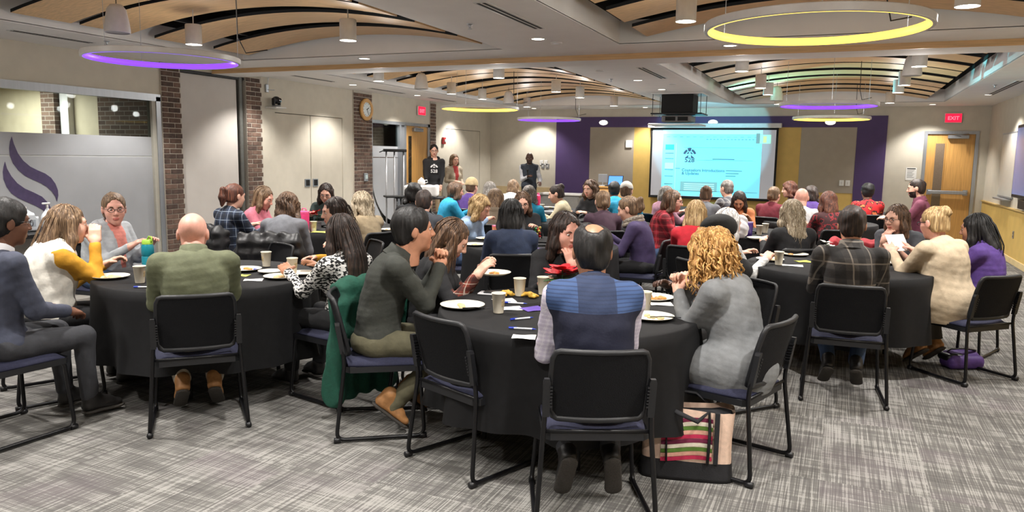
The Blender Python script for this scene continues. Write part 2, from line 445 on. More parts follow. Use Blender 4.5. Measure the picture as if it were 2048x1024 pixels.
# brick piers
def pier(n, y0, y1, label):
    p = struct(MB().box(XL-T, y0, 0, XL+.022, y1, CEIL).build('trim_%d' % n, M_MORTAR))
    ln = y1-y0; cache = {}; ml = [M_BRICK, M_BRICK2, M_BRICK3, M_BRICK]
    r = random.Random(n)
    for c in range(40):
        z = .006+c*.0677
        if z+.058 > CEIL: break
        y = y0; first = True
        while y < y1-.02:
            L_ = .194 if not (first and c % 2) else .092
            L_ = min(L_, y1-y-.004)
            if L_ < .03: break
            first = False
            key = (round(L_,3), r.randrange(4))
            if key not in cache:
                cache[key] = MB().bbox(-.03,0,0,.024,key[0],.0575,.0035).mesh('brick', [ml[key[1]]])
            o = new_obj('brick', cache[key], p); o.location = (XL+.004+r.uniform(-.003,.003), y+.003, z)
            y += L_+.0098
    return p
pier(2, 7.51, 7.83, ''); pier(3, 9.07, 9.40, ''); pier(4, 11.82, 12.41, ''); pier(5, 14.66, 14.9, '')

# thin glass: clear pane, partly mirroring
def glass_mat(name, tint=(.8,.86,.86), refl=.16):
    m = bpy.data.materials.new(name); m.use_nodes = True; nt = m.node_tree; N = nt.nodes; L = nt.links
    N.remove(N['Principled BSDF']); tr = N.new('ShaderNodeBsdfTransparent'); tr.inputs[0].default_value = (*tint, 1)
    gl = N.new('ShaderNodeBsdfGlossy'); gl.inputs['Roughness'].default_value = .02
    lw = N.new('ShaderNodeLayerWeight'); lw.inputs[0].default_value = refl
    mx = N.new('ShaderNodeMixShader'); L.new(lw.outputs['Fresnel'], mx.inputs[0]); L.new(tr.outputs[0], mx.inputs[1]); L.new(gl.outputs[0], mx.inputs[2])
    L.new(mx.outputs[0], N['Material Output'].inputs[0]); return m
M_GLASS = glass_mat('clear_glass')
M_FROST = mat('frosted_film', (168,170,174), .35, .02, 4, bump=.02, bscale=300, spec=.5)
# big glazed screen
gw = struct(MB().box(XL-.09,GY0,GZ-.055,XL+.012,7.505,GZ+.035).box(XL-.09,7.43,0,XL+.012,7.5,GZ).box(XL-.09,GY0,0,XL+.012,GY0+.06,GZ).box(XL-.09,4.2,0,XL+.0,4.26,GZ).box(XL-.09,GY0,0,XL+.012,7.5,.08).build('window_1', M_ALU))
MB().box(XL-.05,4.26,1.77,XL-.04,7.43,GZ-.055).build('pane', M_GLASS, gw)
MB().box(XL-.05,GY0+.06,1.77,XL-.04,4.2,GZ-.055).build('pane', M_GLASS, gw)
MB().box(XL-.052,4.26,1.525,XL-.038,7.43,1.77).box(XL-.052,GY0+.06,1.525,XL-.038,4.2,1.77).build('frosted_band', M_FROST, gw)
MB().box(XL-.052,4.26,.08,XL-.038,7.43,1.51).box(XL-.052,GY0+.06,.08,XL-.038,4.2,1.51).build('frosted_pane', M_FROST, gw)
MB().box(XL-.05,4.26,1.51,XL-.042,7.43,1.525).build('film_gap', mat('film_gap_line',(190,192,190),.4,.02,5), gw)
MB().box(XL-.04,7.37,0,XL-.0,7.43,GZ-.05).build('inner_stop', mat('stop_beige',(176,172,160),.5,.03,10), gw)
# flame emblem on the frosted glass
def emblem():
    fl = [[(108,60),(128,130),(165,215),(215,285),(280,340),(350,375),(420,405),(475,445),(515,500),(538,560),(542,610),(530,665),(515,620),(480,570),(430,525),(370,490),(300,460),(230,425),(170,375),(120,310),(92,240),(85,170),(92,110)],
          [(45,295),(65,360),(105,430),(160,495),(230,545),(310,580),(390,620),(440,670),(470,720),(478,770),(468,830),(440,790),(400,745),(330,705),(250,670),(170,635),(105,590),(60,530),(32,460),(25,390),(33,340)]]
    for i, poly in enumerate(fl):
        pts = [atx(p[0]/4.655, 260+p[1]/4.655, XL-.037) for p in poly]
        b = MB(); b.prism(pts, (.003,0,0))
        b.build('flame_emblem', mat('emblem_purple',(74,64,96),.4,.06,20), gw)
emblem()
# room seen through the big glazing
nb = wall_piece([(-13.7,-1.5,0,-13.6,8.5,CEIL), (-13.6,8.3,0,XL-T,8.45,CEIL), (-13.6,-1.5,0,XL-T,-1.4,CEIL)], 'wall_annex', mat('annex_paint',(214,200,170),.7,.03,5))
MB().box(-11.5,8.12,0,-11.2,8.3,2.6).build('annex_pier', M_BRICKFAR, nb); MB().box(-11.18,8.2,0,-11.0,8.3,2.6).build('annex_post', M_CEIL, nb)
MB().box(-10.35,8.2,0,XL-T,8.3,2.6).build('annex_brick', M_BRICKFAR, nb)
MB().box(-13.6,-1.4,2.6,XL-T,8.3,2.62).build('annex_ceiling', M_CEIL, nb)
# bay with side light and door in the left wall
fr = struct(MB().box(XL-.1,12.41,2.19,XL+.012,14.66,2.25).box(XL-.1,13.42,0,XL+.012,13.48,2.19).box(XL-.1,14.58,0,XL+.012,14.66,2.25).box(XL-.1,12.41,0,XL+.01,12.45,2.2).box(XL-.1,13.6,0,XL+.012,13.68,2.2).build('window_2', M_ALU))
MB().box(XL-.05,12.45,1.755,XL-.04,13.42,2.19).build('pane', M_GLASS, fr)
MB().box(XL-.052,12.45,1.54,XL-.038,13.42,1.755).build('frosted_band', M_FROST, fr)
def frost_curve():
    # frosted lower film with a round cut-out towards the pier
    pts = [(13.42,0),(13.42,1.525)]; pts += [(12.5,1.525)]
    for k in range(13):
        a = pi*1.0+ k/12*pi/2
        pts.append((13.35+.88*cos(a), 1.3+1.05*sin(a)))
    pts += [(13.35,0)]
    MB().prism([(XL-.05,y,z) for y,z in pts][::-1], (.012,0,0)).build('frosted_pane', M_FROST, fr)
    MB().prism([(XL-.05,y,z) for y,z in [(12.45,0.02),(12.45,.95),(12.62,.62),(12.85,.32),(13.1,.12),(13.3,.02)]], (.012,0,0)).build('frosted_pane', M_FROST, fr)
frost_curve()
MB().box(XL-.05,12.45,0,XL-.045,13.42,1.52).build('pane', M_GLASS, fr)
wall_piece([(XL-1.9,11.0,0,XL-1.8,14.9,CEIL), (XL-1.8,14.75,0,XL-T,14.9,CEIL),(XL-1.8,11.2,0,XL-T,11.3,CEIL)], 'wall_corridor', M_BRICKFAR)
wall_piece([(XL-1.8,11.2,2.5,XL-T,14.9,2.52)], 'ceiling_corridor', M_CEIL)
d1 = struct(MB().bbox(XL-.06,13.68,.01,XL-.015,14.58,2.19,.004).build('door_1', M_DOORW))
MB().box(XL-.02,13.8,.95,XL-.008,13.92,1.98).build('vision_pane', mat('vision_glass',(58,50,36),.1,.1,8), d1)
MB().bbox(XL-.02,13.95,2.08,XL+.05,14.32,2.15,.006).tube([(XL+.03,14.3,2.12),(XL+.16,14.12,2.13),(XL+.02,13.98,2.17)],.008,6).build('door_closer', M_ALU, d1)
MB().tube(rpath([(XL-.015,13.74,1.0),(XL+.05,13.74,1.0),(XL+.05,13.87,1.0)],.02),.011,8).build('door_handle', M_ALU, d1)
# ------------------------------------------------------------------ back wall
DX0, DX1 = 1.56, 2.41
wb = wall_piece([(XL-.3,YB,0,DX0-.06,YB+.15,CEIL), (DX0-.06,YB,2.25,DX1+.06,YB+.15,CEIL), (DX1+.06,YB,0,XR+.1,YB+.15,CEIL)], 'wall_back', M_BEIGE)
P = 'purple_frame'
MB().box(-6.51,YB-.035,.0,-5.645,YB,2.565).box(-5.645,YB-.035,2.325,.235,YB,2.565).box(.235,YB-.035,0,.805,YB,2.565).build(P, M_PUR, wb)
MB().bbox(-5.645,YB-.03,.93,-4.56,YB,2.325,.004).build('fabric_panel', M_TAUPE, wb)
MB().bbox(-.87,YB-.03,.93,.235,YB,2.325,.004).build('fabric_panel', M_TAUPE, wb)
MB().box(-4.56,YB-.02,.93,-.87,YB,2.325).box(-5.645,YB-.022,0,.235,YB,.93).build('yellow_panel', M_YEL, wb)
MB().box(XL,YB-.018,0,-6.51,YB,.84).build('wainscot', mat('wainscot_tan',(190,168,128),.6,.03,6), wb)
MB().box(XL,YB-.02,0,DX0-.1,YB-.0,.1).build('skirting', mat('skirting_grey',(150,146,138),.6,.03,8), wb)
dr = struct(MB().box(DX0-.06,YB-.02,0,DX0,YB+.1,2.25).box(DX1,YB-.02,0,DX1+.06,YB+.1,2.25).box(DX0,YB-.02,2.19,DX1,YB+.1,2.25).build('trim_6', M_ALU))
d2 = struct(MB().bbox(DX0,YB+.01,.01,DX1,YB+.055,2.19,.004).build('door_2', M_DOORW))
MB().box(DX0+.14,YB+.0,.55,DX0+.34,YB+.012,2.02).build('vision_frame', M_DOORW, d2)
MB().box(DX0+.16,YB-.004,.57,DX0+.32,YB+.002,2.0).build('vision_pane', None, d2).data.materials.append(M_BRICKFAR if False else mat('vision_view',(120,104,88),.15,.16,30,stretch=(4,1,14)))
MB().bbox(DX0+.36,YB-.07,2.1,DX1-.12,YB+.01,2.17,.006).tube([(DX0+.6,YB-.05,2.14),(DX0+.45,YB-.2,2.16),(DX0+.72,YB-.02,2.2)],.009,6).build('door_closer', M_ALU, d2)
MB().bbox(DX0+.08,YB-.075,.98,DX1-.08,YB-.035,1.05,.008).box(DX0+.06,YB-.04,.96,DX0+.14,YB+.01,1.07).box(DX1-.14,YB-.04,.96,DX1-.06,YB+.01,1.07).build('push_bar', M_ALU, d2)
# ------------------------------------------------------------------ right wall and rear
wr = wall_piece([(XR,YF,0,XR+.15,YB+.1,CEIL)], 'wall_right', M_BEIGE)
MB().box(XR-.02,YF,.1,XR,YB-.02,.86).build('wainscot', M_YEL, wr)
MB().bbox(XR-.045,YF,.86,XR,YB-.02,.885,.004).build('rail_cap', mat('rail_maple',(200,168,106),.5,.05,10,stretch=(8,1,8)), wr)
struct(MB().bbox(XR-.035,YF,0,XR-.0,YB-.02,.1,.006).build('baseboard_right', mat('baseboard_cream',(214,190,140),.5,.03,8)))
wall_piece([(XL-.3,YF-.1,0,XR+.1,YF,CEIL)], 'wall_front', M_BEIGE)

# ------------------------------------------------------------------ curved slat vaults in the coffers
VLAB = ['maple slat vault nearest the glazed flame screen, over the left front table', 'maple slat vault at the upper right of the picture, above the big yellow ring',
        'maple slat vault in the far left coffer, before the speaker', 'maple slat vault in the far right coffer, tinted cyan at its left end']
def vault(k):
    x0, y0, x1, y1 = COF[k]; xc = (x0+x1)/2; hw = 1.62
    root = empty('slat_vault', (xc, y0, CEIL), 0, VLAB[k], 'ceiling vault', 'curved slat vaults in the ceiling coffers')
    gaps = [.34, .28, .09, .32, .28, .09, .3, .26, .05]
    y = .12; n = 9; W = ((y1-y0)-.24-sum(gaps[:n-1]))/n; cache = {}
    rise, z0, th, S = .17, .05, .03, 18
    xs = [(-hw+2*hw*i/S) for i in range(S+1)]; z = [z0+rise*(1-(x/hw)**2) for x in xs]
    b = MB()
    rings = [[(x,0,q),(x,W,q),(x,W,q+th),(x,0,q+th)] for x, q in zip(xs, z)]
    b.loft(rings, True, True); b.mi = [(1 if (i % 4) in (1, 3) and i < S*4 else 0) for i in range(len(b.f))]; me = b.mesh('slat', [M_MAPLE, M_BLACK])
    for i in range(n):
        o = new_obj('slat', me, root); o.location = (0, y, 0); y += W+gaps[i]
    for xx in (-1.1, 1.1):
        zz = z0+rise*(1-(xx/hw)**2)+th
        MB().box(xx-.02,.1,zz+.002,xx+.02,y1-y0-.1,zz+.03).build('carrier', M_DARKMET, root)
for k in range(4): vault(k)

# ------------------------------------------------------------------ lamps
WARM = (1.0, .965, .915)
def spot(loc, watts, ang, blend=.6, rad=.05, rot=(0,0,0), colr=WARM, parent=None, name='lamp_light'):
    l = bpy.data.lights.new(name, 'SPOT'); l.energy = watts*LAMP; l.color = colr; l.spot_size = radians(ang); l.spot_blend = blend; l.shadow_soft_size = rad
    o = bpy.data.objects.new(name, l); COL.objects.link(o); o.location = loc; o.rotation_euler = rot
    if parent: o.parent = parent
    return o
M_LENS = mat('lamp_lens', (255,250,240), .3, .01, 10, emit=(255,246,226), estr=7.0)
M_TRIMW = mat('lamp_trim', (205,203,200), .4, .02, 20)
_dl = {}
def downlight(x, y, label, watts=34, ang=120, z=CEIL):
    root = empty('recessed_downlight', (x, y, z), 0, label, 'downlight', 'round recessed downlights in the ceiling')
    if not _dl:
        _dl['t'] = MB().lathe([(.062,-.001),(.078,-.006),(.082,0.0)], 20, cap0=False, cap1=False).mesh('trim', [M_TRIMW], True)
        _dl['l'] = MB().lathe([(.001,-.001),(.063,-.0015)], 20, cap0=False, cap1=False).mesh('lens', [M_LENS], True)
    new_obj('trim_ring', _dl['t'], root); new_obj('lens', _dl['l'], root)
    s = spot((0,0,-.03), watts, ang, parent=root)
    return root
DL = [(-7.55,6.74,'recessed downlight seen through the purple ring over the glazed screen'), (-5.44,8.0,'recessed downlight in the ceiling strip before the track beam, left of centre'),
      (-2.84,7.17,'recessed downlight beside the slot diffuser between the two front coffers'), (-7.68,9.0,'recessed downlight right above the wall camera'),
      (-7.68,10.95,'recessed downlight above the flush cupboard doors'), (-7.75,13.2,'recessed downlight in front of the wall clock and side light'),
      (-7.8,15.6,'recessed downlight over the fire alarm at the far left'), (-2.88,11.34,'recessed downlight next to the far slot diffuser'),
      (-2.87,12.92,'recessed downlight just before the ceiling projector'), (-6.92,17.3,'recessed downlight by the back wall over the speaker'),
      (-4.2,17.3,'recessed downlight by the back wall above the laptop lectern'), (-1.13,8.15,'recessed downlight under the near edge of the big yellow ring'),
      (2.16,15.0,'recessed downlight by the right wall at the slot diffuser'), (1.55,17.3,'recessed downlight by the back wall left of the exit door')]
for x, y, lb in DL: downlight(x, y, lb, watts=26 if x < -7 or y > 17 or x > 1.4 else 30, ang=112)
for x, y in ((-7.6,4.3),(-7.6,1.8),(-2.84,3.8),(-2.84,.8),(2.15,10.5),(2.15,7),(2.15,3.5),(2.15,.5),(-5.3,-1.2),(-.3,-1.2)):
    downlight(x, y, 'recessed downlight outside the picture, %s, %s metres in' % ('along the left wall' if x < -7 else 'along the right wall' if x > 2 else 'between the coffers' if y > 0 else 'behind the camera at %s' % ('left' if x < -3 else 'right'), round(y+2.6)), 30)
PEND = [(-4.22,5.95,1),(-5.85,5.72,1),(-1.15,5.9,1),(.68,5.9,1)] + [(x, y, 1) for x in (-6.12,-4.25,-1.15,.68) for y in (9.35,11.55,12.75,14.9)] + [(-4.25,3.0,1),(-6.1,3.0,1),(-1.15,3.0,1),(.68,3.0,1),(-4.25,1.2,1),(-1.15,1.2,1),(.68,1.2,1)]
def pend_label(x, y):
    if y < 5: return 'white pendant lamp outside the picture, %s row, %s the camera' % ('far left' if x < -5 else 'left' if x < -3 else 'middle' if x < 0 else 'right', 'before' if y > 2 else 'almost above')
    side = {-6.12:'left row of the far left vault', -4.25:'right row of the far left vault', -1.15:'left row of the far right vault', .68:'right row of the far right vault'}.get(x)
    if y < 7:
        return {-4.22:'white cylinder pendant lamp on a thin rod in the front left vault', -5.85:'white cylinder pendant lamp hung over the purple ring at the front left',
                -1.15:'white cylinder pendant lamp left of the big yellow ring', .68:'white cylinder pendant lamp at the top right, beyond the big yellow ring'}[x]
    return 'white pendant lamp, %s, %s from the track beam' % (side, {9.35:'first',11.55:'second',12.75:'third',14.9:'fourth'}[y])
_pm = {}
def pendant(x, y):
    root = empty('pendant_lamp', (x, y, 2.62), 0, pend_label(x, y), 'pendant lamp', 'white cylinder pendant lamps')
    if not _pm:
        _pm['b'] = MB().lathe([(.068,0),(.075,.0),(.076,.01),(.076,.185),(.07,.19),(.002,.19)], 22, cap0=False, cap1=False).mesh('housing', [M_TRIMW], True)
        _pm['l'] = MB().lathe([(.002,.012),(.069,.008)], 22, cap0=False, cap1=False).mesh('lens', [M_LENS], True)
        _pm['r'] = MB().tube([(0,0,.19),(0,0,.69)], .005, 6).mesh('rod', [M_TRIMW])
    for n, k in (('housing','b'),('lens','l'),('rod','r')): 
        o = new_obj(n, _pm[k], root)
        if k == 'b': autosmooth(o, 50)
    spot((0,0,-.02), 34, 130, .7, .06, parent=root)
    l = bpy.data.lights.new('ceiling_fill', 'POINT'); l.energy = 1.6*LAMP; l.color = WARM; l.shadow_soft_size = .07  # added all-round fill below the lens, brightens slats and ceiling
    o = bpy.data.objects.new('ceiling_fill', l); COL.objects.link(o); o.location = (0,0,-.075); o.parent = root
for x, y, _ in PEND: pendant(x, y)
# pendant speakers (white buckets without a lens)
def bucket(x, y, label):
    root = empty('pendant_speaker', (x, y, 2.62), 0, label, 'speaker', 'white bucket speakers hung in the vaults')
    autosmooth(MB().lathe([(.10,0),(.108,.004),(.108,.03),(.1,.09),(.08,.2),(.05,.24),(.002,.25)], 24, cap0=False, cap1=False).build('housing', M_TRIMW, root), 50)
    MB().lathe([(.002,.006),(.1,.006)], 24, cap0=False, cap1=False).build('grille', mat('speaker_grille',(170,168,168),.7,.08,300), root)
    MB().tube([(0,0,.24),(0,0,.69)], .004, 6).build('cable', M_DARKMET, root)
for x, y, lb in ((-5.95,4.95,'white bucket speaker hanging in the front left vault by the purple ring'), (-6.15,10.6,'white bucket speaker hanging in the left row of the far left vault'),
                 (.68,10.3,'white bucket speaker hanging in the right row of the far right vault'), (-1.12,14.0,'white bucket speaker hanging at the left of the far right vault'),
                 (-6.1,13.9,'white bucket speaker far back in the far left vault')): bucket(x, y, lb)
# ring lights
def ring(x, y, z, colr, label, strength):
    root = empty('ring_light', (x, y, z), 0, label, 'ring light', 'hanging colour ring lights')
    R, wd, ht, n = .615, .03, .046, 64
    def circ(r, zz): return [(r*cos(2*pi*k/n), r*sin(2*pi*k/n), zz) for k in range(n)]
    b = MB(); b.loft([circ(R-wd,ht), circ(R,ht), circ(R+.004,ht-.004), circ(R+.004,.004), circ(R,0), circ(R-.018,0)], False, False)
    autosmooth(b.build('ring_body', mat('ring_white',(206,204,204),.4,.02,20), root), 40)
    b = MB(); b.loft([circ(R-.018,0), circ(R-wd,0), circ(R-wd-.004,.006), circ(R-wd-.004,ht-.006), circ(R-wd,ht)], False, False)
    b.build('diffuser', mat('ring_glow_%d%d%d' % colr, colr, .4, .01, 10, emit=colr, estr=strength), root, smooth=True)
    for a in (0.6, 2.7, 4.8):
        MB().tube([((R-.015)*cos(a),(R-.015)*sin(a),ht-.01), ((R-.015)*cos(a),(R-.015)*sin(a), 3.0-z)], .0022, 5).build('cable', M_ALU, root)
    px = R-.015
    b = MB(); b.tube([(px*cos(.9),px*sin(.9),.98-.35),(px*cos(.9)+.005,px*sin(.9),.25),(px*cos(.9)+.04,px*sin(.9)+.06,.12),(px*cos(.9)+.16,px*sin(.9)+.2,.16)], .005, 6)
    b.build('power_cord', M_DARKMET, root)
PURP, YELO = (112,58,255), (255,205,80)
ring(-5.32,4.86,2.345,PURP,'purple glowing ring light over the glazed screen at the left',1.9); ring(-.2,4.82,2.345,YELO,'big yellow glowing ring light at the upper right',2.6)
ring(-5.32,11.0,2.32,YELO,'yellow glowing ring light over the far left tables',2.6); ring(-5.3,14.05,2.3,PURP,'purple glowing ring light before the speaker',1.9)
ring(-.23,11.05,2.32,PURP,'purple glowing ring light in the far right vault, before the yellow one',1.9); ring(-.23,14.1,2.3,YELO,'yellow glowing ring light farthest back, right of the screen',2.6)
# slot diffusers, sprinklers, plates
def slot(x, y0, y1, label):
    root = empty('slot_diffuser', (x, (y0+y1)/2, CEIL), 0, label, 'air slot', 'slot diffusers in the ceiling')
    L_ = (y1-y0)/2
    MB().box(-.06,-L_,-.004,.06,L_,0).build('frame', M_TRIMW, root)
    for s in (-.025, .025): MB().box(s-.012,-L_+.02,-.006,s+.012,L_-.02,-.003).build('slot_opening', M_BLACK, root)
for x, y0, y1, lb in ((-7.6,5.1,6.0,'slot diffuser in the ceiling above the glazed screen'),(-2.6,5.35,6.6,'slot diffuser between the two front coffers'),(-2.45,9.75,11.15,'slot diffuser between the two far coffers'),
    (2.18,12.6,15.0,'slot diffuser along the right wall'),(-7.66,9.2,10.4,'slot diffuser above the flush cupboard doors'),(-7.74,11.55,12.7,'slot diffuser before the wall clock'),(-7.77,13.7,14.85,'slot diffuser above the left exit sign')): slot(x, y0, y1, lb)
for x, y, lb in ((-3.1,6.19,'sprinkler head beside the near slot diffuser'),(-3.21,11.06,'sprinkler head beside the far slot diffuser'),(1.97,13.22,'sprinkler head near the right wall'),(-7.32,5.95,'sprinkler head above the purple ring')):
    root = empty('sprinkler_head', (x, y, CEIL), 0, lb, 'sprinkler', 'ceiling sprinkler heads')
    MB().lathe([(.03,0),(.028,-.006),(.012,-.012),(.01,-.03),(.004,-.035)], 12).build('body', M_ALU, root)
    MB().lathe([(.002,-.045),(.022,-.044),(.022,-.042),(.002,-.041)], 12).tube([(0.008,0,-.03),(.008,0,-.043)],.002,4).tube([(-.008,0,-.03),(-.008,0,-.043)],.002,4).build('deflector', M_ALU, root)
for x, y, lb in ((-2.75,7.45,'small round ceiling plate beside the near downlight'),(-3.05,9.95,'small round ceiling plate before the far slot diffuser'),(-2.5,12.0,'small round ceiling plate near the projector')):
    tag(MB().lathe([(.06,0),(.058,-.008),(.05,-.012),(.002,-.012)], 18, (x,y,CEIL)).build('ceiling_plate', M_TRIMW), lb, 'ceiling plate')
# projector lift
def projector():
    P = np.array([-2.75,13.9,CEIL]); root = empty('projector_lift', P, 0, 'black projector on a lift hung from the ceiling before the screen', 'projector')
    MB().bbox(-.45,-.35,-.02,.45,.35,0,.004).build('ceiling_plate', M_TRIMW, root)
    MB().bbox(-.28,-.25,-.34,.28,.25,-.02,.01).build('shroud', M_BLACK, root)
    for sx in (-.42, .42):
        for sy in (-.3, .3): MB().tube([(sx,sy,-.02),(sx,sy,-.4 if sx < 0 else -.36)], .006, 6).build('lift_rod', M_DARKMET, root)
    MB().bbox(-.45,-.32,-.37,.45,.32,-.345,.006).build('lift_tray', M_DARKMET, root)
    pj = MB().bbox(-.27,-.24,-.5,.25,.24,-.385,.02).build('projector_body', mat('projector_grey',(120,118,118),.45,.05,60), root)
    MB().box(-.2,-.245,-.48,-.02,-.239,-.41).box(.02,-.245,-.48,.2,-.239,-.41).build('vent', M_BLACK, pj)
    autosmooth(MB().lathe([(.05,0),(.05,.04),(.035,.045)], 18).build('lens', M_BLACK, pj)).location = (.1,.22,-.44)
    MB().bbox(-.5,-.3,-.56,.42,.36,-.535,.006).build('lower_panel', M_TRIMW, root)
    # the projector's own beam: light thrown on the wall above the screen and leaking up on the vault
    spot((-.03,.40,-.44), 60, 44, .15, .02, rot=(radians(85),0,0), colr=(.25,.8,1.0), parent=root, name='projector_beam').data.use_square = True
    q = Vector((.95,-.5,.46)).to_track_quat('-Z','Y').to_euler(); spot((.5,0,-.3), 150, 62, 1.0, .05, rot=q, colr=(.2,.9,1.0), parent=root, name='projector_spill')
projector()
# lamps of the two neighbouring rooms seen through glass
def panel_lamp(x, y, z, label, watts):
    r = empty('panel_lamp', (x, y, z), 0, label, 'ceiling lamp'); MB().box(-.62,-.16,-.03,.62,.16,0).build('frame', M_TRIMW, r); MB().box(-.58,-.12,-.034,.58,.12,-.03).build('diffuser', M_LENS, r)
    l = bpy.data.lights.new('panel_light', 'AREA'); l.energy = watts*LAMP; l.color = WARM; l.shape = 'RECTANGLE'; l.size = 1.1; l.size_y = .22; o = bpy.data.objects.new('panel_light', l); COL.objects.link(o); o.location = (0,0,-.06); o.parent = r
panel_lamp(-11.6, 7.4, 2.6, 'ceiling panel lamp in the room behind the glazed screen', 13); panel_lamp(XL-1.0, 13.0, 2.5, 'ceiling panel lamp in the corridor behind the left door', 7)

# ------------------------------------------------------------------ chairs
M_SEAT = mat('seat_navy', (34,36,60), .85, .12, 120, bump=.25, bscale=500)
M_PAN = mat('chair_plastic', (22,23,27), .5, .06, 90, bump=.06, bscale=500)
M_TUBE = mat('chair_tube', (18,18,21), .38, .06, 60, metal=.35)
def mesh_back_mat():
    m = mat('chair_mesh', (11,12,16), .8, .05, 200, spec=.25); N, L, b = nodes_of(m)
    tc = N.new('ShaderNodeTexCoord'); vo = N.new('ShaderNodeTexVoronoi'); vo.inputs['Scale'].default_value = 260
    L.new(tc.outputs['Object'], vo.inputs['Vector'])
    bp = N.new('ShaderNodeBump'); bp.inputs['Strength'].default_value = .5; bp.inputs['Distance'].default_value = .003
    L.new(vo.outputs['Distance'], bp.inputs['Height']); L.new(bp.outputs[0], b.inputs['Normal'])
    return m
M_MESHB = mesh_back_mat()
CH = {}
def chair_meshes():
    # seat cushion: domed pad with rounded corners
    nx, ny = 12, 12; V = []; F = []
    def sup(u, v, hw, hd, cy):
        # map square to rounded square
        x = u*math.sqrt(1-v*v*.14)*hw; y = v*math.sqrt(1-u*u*.14)*hd; return x, y+cy
    for layer in (0, 1):
        for j in range(ny+1):
            for i in range(nx+1):
                u = -1+2*i/nx; v = -1+2*j/ny; x, y = sup(u, v, .228-(0 if layer else .004), .222, .0)
                e = max(abs(u), abs(v)); z = (.432 + .03*(1-e**5) + .004*(1-u*u) - .012*max(0, v)**3) if layer else .415
                V.append((x, y, z))
    n1 = (nx+1)*(ny+1)
    for j in range(ny):
        for i in range(nx):
            a = j*(nx+1)+i; F.append((n1+a, n1+a+1, n1+a+nx+2, n1+a+nx+1)); F.append((a+nx+1, a+nx+2, a+1, a))
    bd = [i for i in range(nx+1)]+[(j+1)*(nx+1)-1 for j in range(1, ny+1)]+[ny*(nx+1)+i for i in range(nx-1, -1, -1)]+[j*(nx+1) for j in range(ny-1, 0, -1)]
    for k in range(len(bd)):
        a, b = bd[k], bd[(k+1) % len(bd)]; F.append((a, b, n1+b, n1+a))
    CH['seat'] = MB().add(V, F).mesh('seat', [M_SEAT], True)
    CH['pan'] = MB().bbox(-.232,-.226,.392,.232,.226,.418,.03).mesh('seat_pan', [M_PAN])
    # backrest: curved frame around a mesh panel
    def bp(u, v):   # u -1..1 across, v 0..1 up ; returns point on curved back surface
        hw = .2+.008*math.sin(v*pi)
        return np.array([u*hw, -.225-.07*v-.01*v*v+.035*(u*u)-.01, .485+.315*v])
    loop = []
    for (u, v) in [(-.86,0),(-.4,0),(0,0),(.4,0),(.86,0),(.95,.03),(1,.12),(1,.35),(1,.65),(1,.88),(.95,.975),(.86,1),(.4,1),(0,1),(-.4,1),(-.86,1),(-.95,.975),(-1,.88),(-1,.65),(-1,.35),(-1,.12),(-.95,.03)]:
        loop.append(bp(u, v))
    b = MB(); b.tube(loop, [.02 if p[2] < .51 else .0135 for p in loop], 8, closed=True, ry=.8); CH['bframe'] = b.mesh('back_frame', [M_PAN], True)
    V = []; F = []; n = 8
    for side, off in ((0,.0), (1,-.008)):
        for j in range(n+1):
            for i in range(n+1):
                p = bp(-.97+1.94*i/n, .015+.97*j/n); V.append((p[0], p[1]+off, p[2]))
    q = (n+1)**2
    for j in range(n):
        for i in range(n):
            a = j*(n+1)+i; F.append((a+n+1, a+n+2, a+1, a)); F.append((q+a, q+a+1, q+a+n+2, q+a+n+1))
    CH['bpanel'] = MB().add(V, F).mesh('back_panel', [M_MESHB], True)
    for s, nm in ((-1,'L'),(1,'R')):
        path = rpath([(s*.223,-.262,.66),(s*.232,-.225,.45),(s*.262,-.275,.017),(s*.25,.215,.017),(s*.222,.19,.40),(s*.2,.12,.405)], .05, 5)
        b = MB(); b.tube(path, .0115, 9); CH['leg'+nm] = b.mesh('sled_leg', [M_TUBE], True)
        b = MB(); b.tube([(s*.262,-.288,.0165),(s*.262,-.25,.0165)], .0165, 8); CH['foot'+nm] = b.mesh('foot_cap', [M_BLKPL], True); b = MB(); b.tube([(s*.2505,.19,.0155),(s*.2495,.226,.018)], .0155, 8); CH['ffoot'+nm] = b.mesh('foot_cap', [M_BLKPL], True)
        b = MB(); b.loft([[(s*.225+dx*sx, -.262+dy+yo, z) for dx, dy in ((-.014,-.013),(.014,-.013),(.014,.013),(-.014,.013))] for z, yo, sx in ((.5,.027,1),(.53,.022,1.1),(.66,.0,1.1),(.675,-.002,.8))])
        for k in range(7):
            z = .545+.015*k; y = -.262+.018-(.0033*k*1.0)
            b.box(s*.225-s*.018-.006, y-.013, z, s*.225-s*.018+.006, y+.013, z+.008)
        CH['post'+nm] = b.mesh('back_post', [M_PAN])
    b = MB(); b.tube([(-.234,-.225,.43),(.234,-.225,.43)], .009, 7); CH['bar2'] = b.mesh('cross_bar', [M_TUBE], True); b = MB(); b.tube([(-.222,.17,.40),(.222,.17,.40)], .009, 7); CH['bar'] = b.mesh('cross_bar', [M_TUBE], True)
chair_meshes()
def chair(x, y, heading, label, group='black sled-base chairs around the tables', name='sled_chair'):
    """heading: direction the chair faces, radians counter-clockwise from +y"""
    r = empty(name, (x, y, 0), heading, label, 'chair', group)
    for n, k in (('seat','seat'),('seat_pan','pan'),('back_frame','bframe'),('sled_leg','legL'),('sled_leg','legR'),('cross_bar','bar'),('cross_bar','bar2'),('back_post','postL'),('back_post','postR')):
        o = new_obj(n, CH[k], r)
        if k == 'bframe': new_obj('back_panel', CH['bpanel'], o)
        if k == 'legL': new_obj('foot_cap', CH['footL'], o); new_obj('foot_cap', CH['ffootL'], o)
        if k == 'legR': new_obj('foot_cap', CH['footR'], o); new_obj('foot_cap', CH['ffootR'], o)
    return r
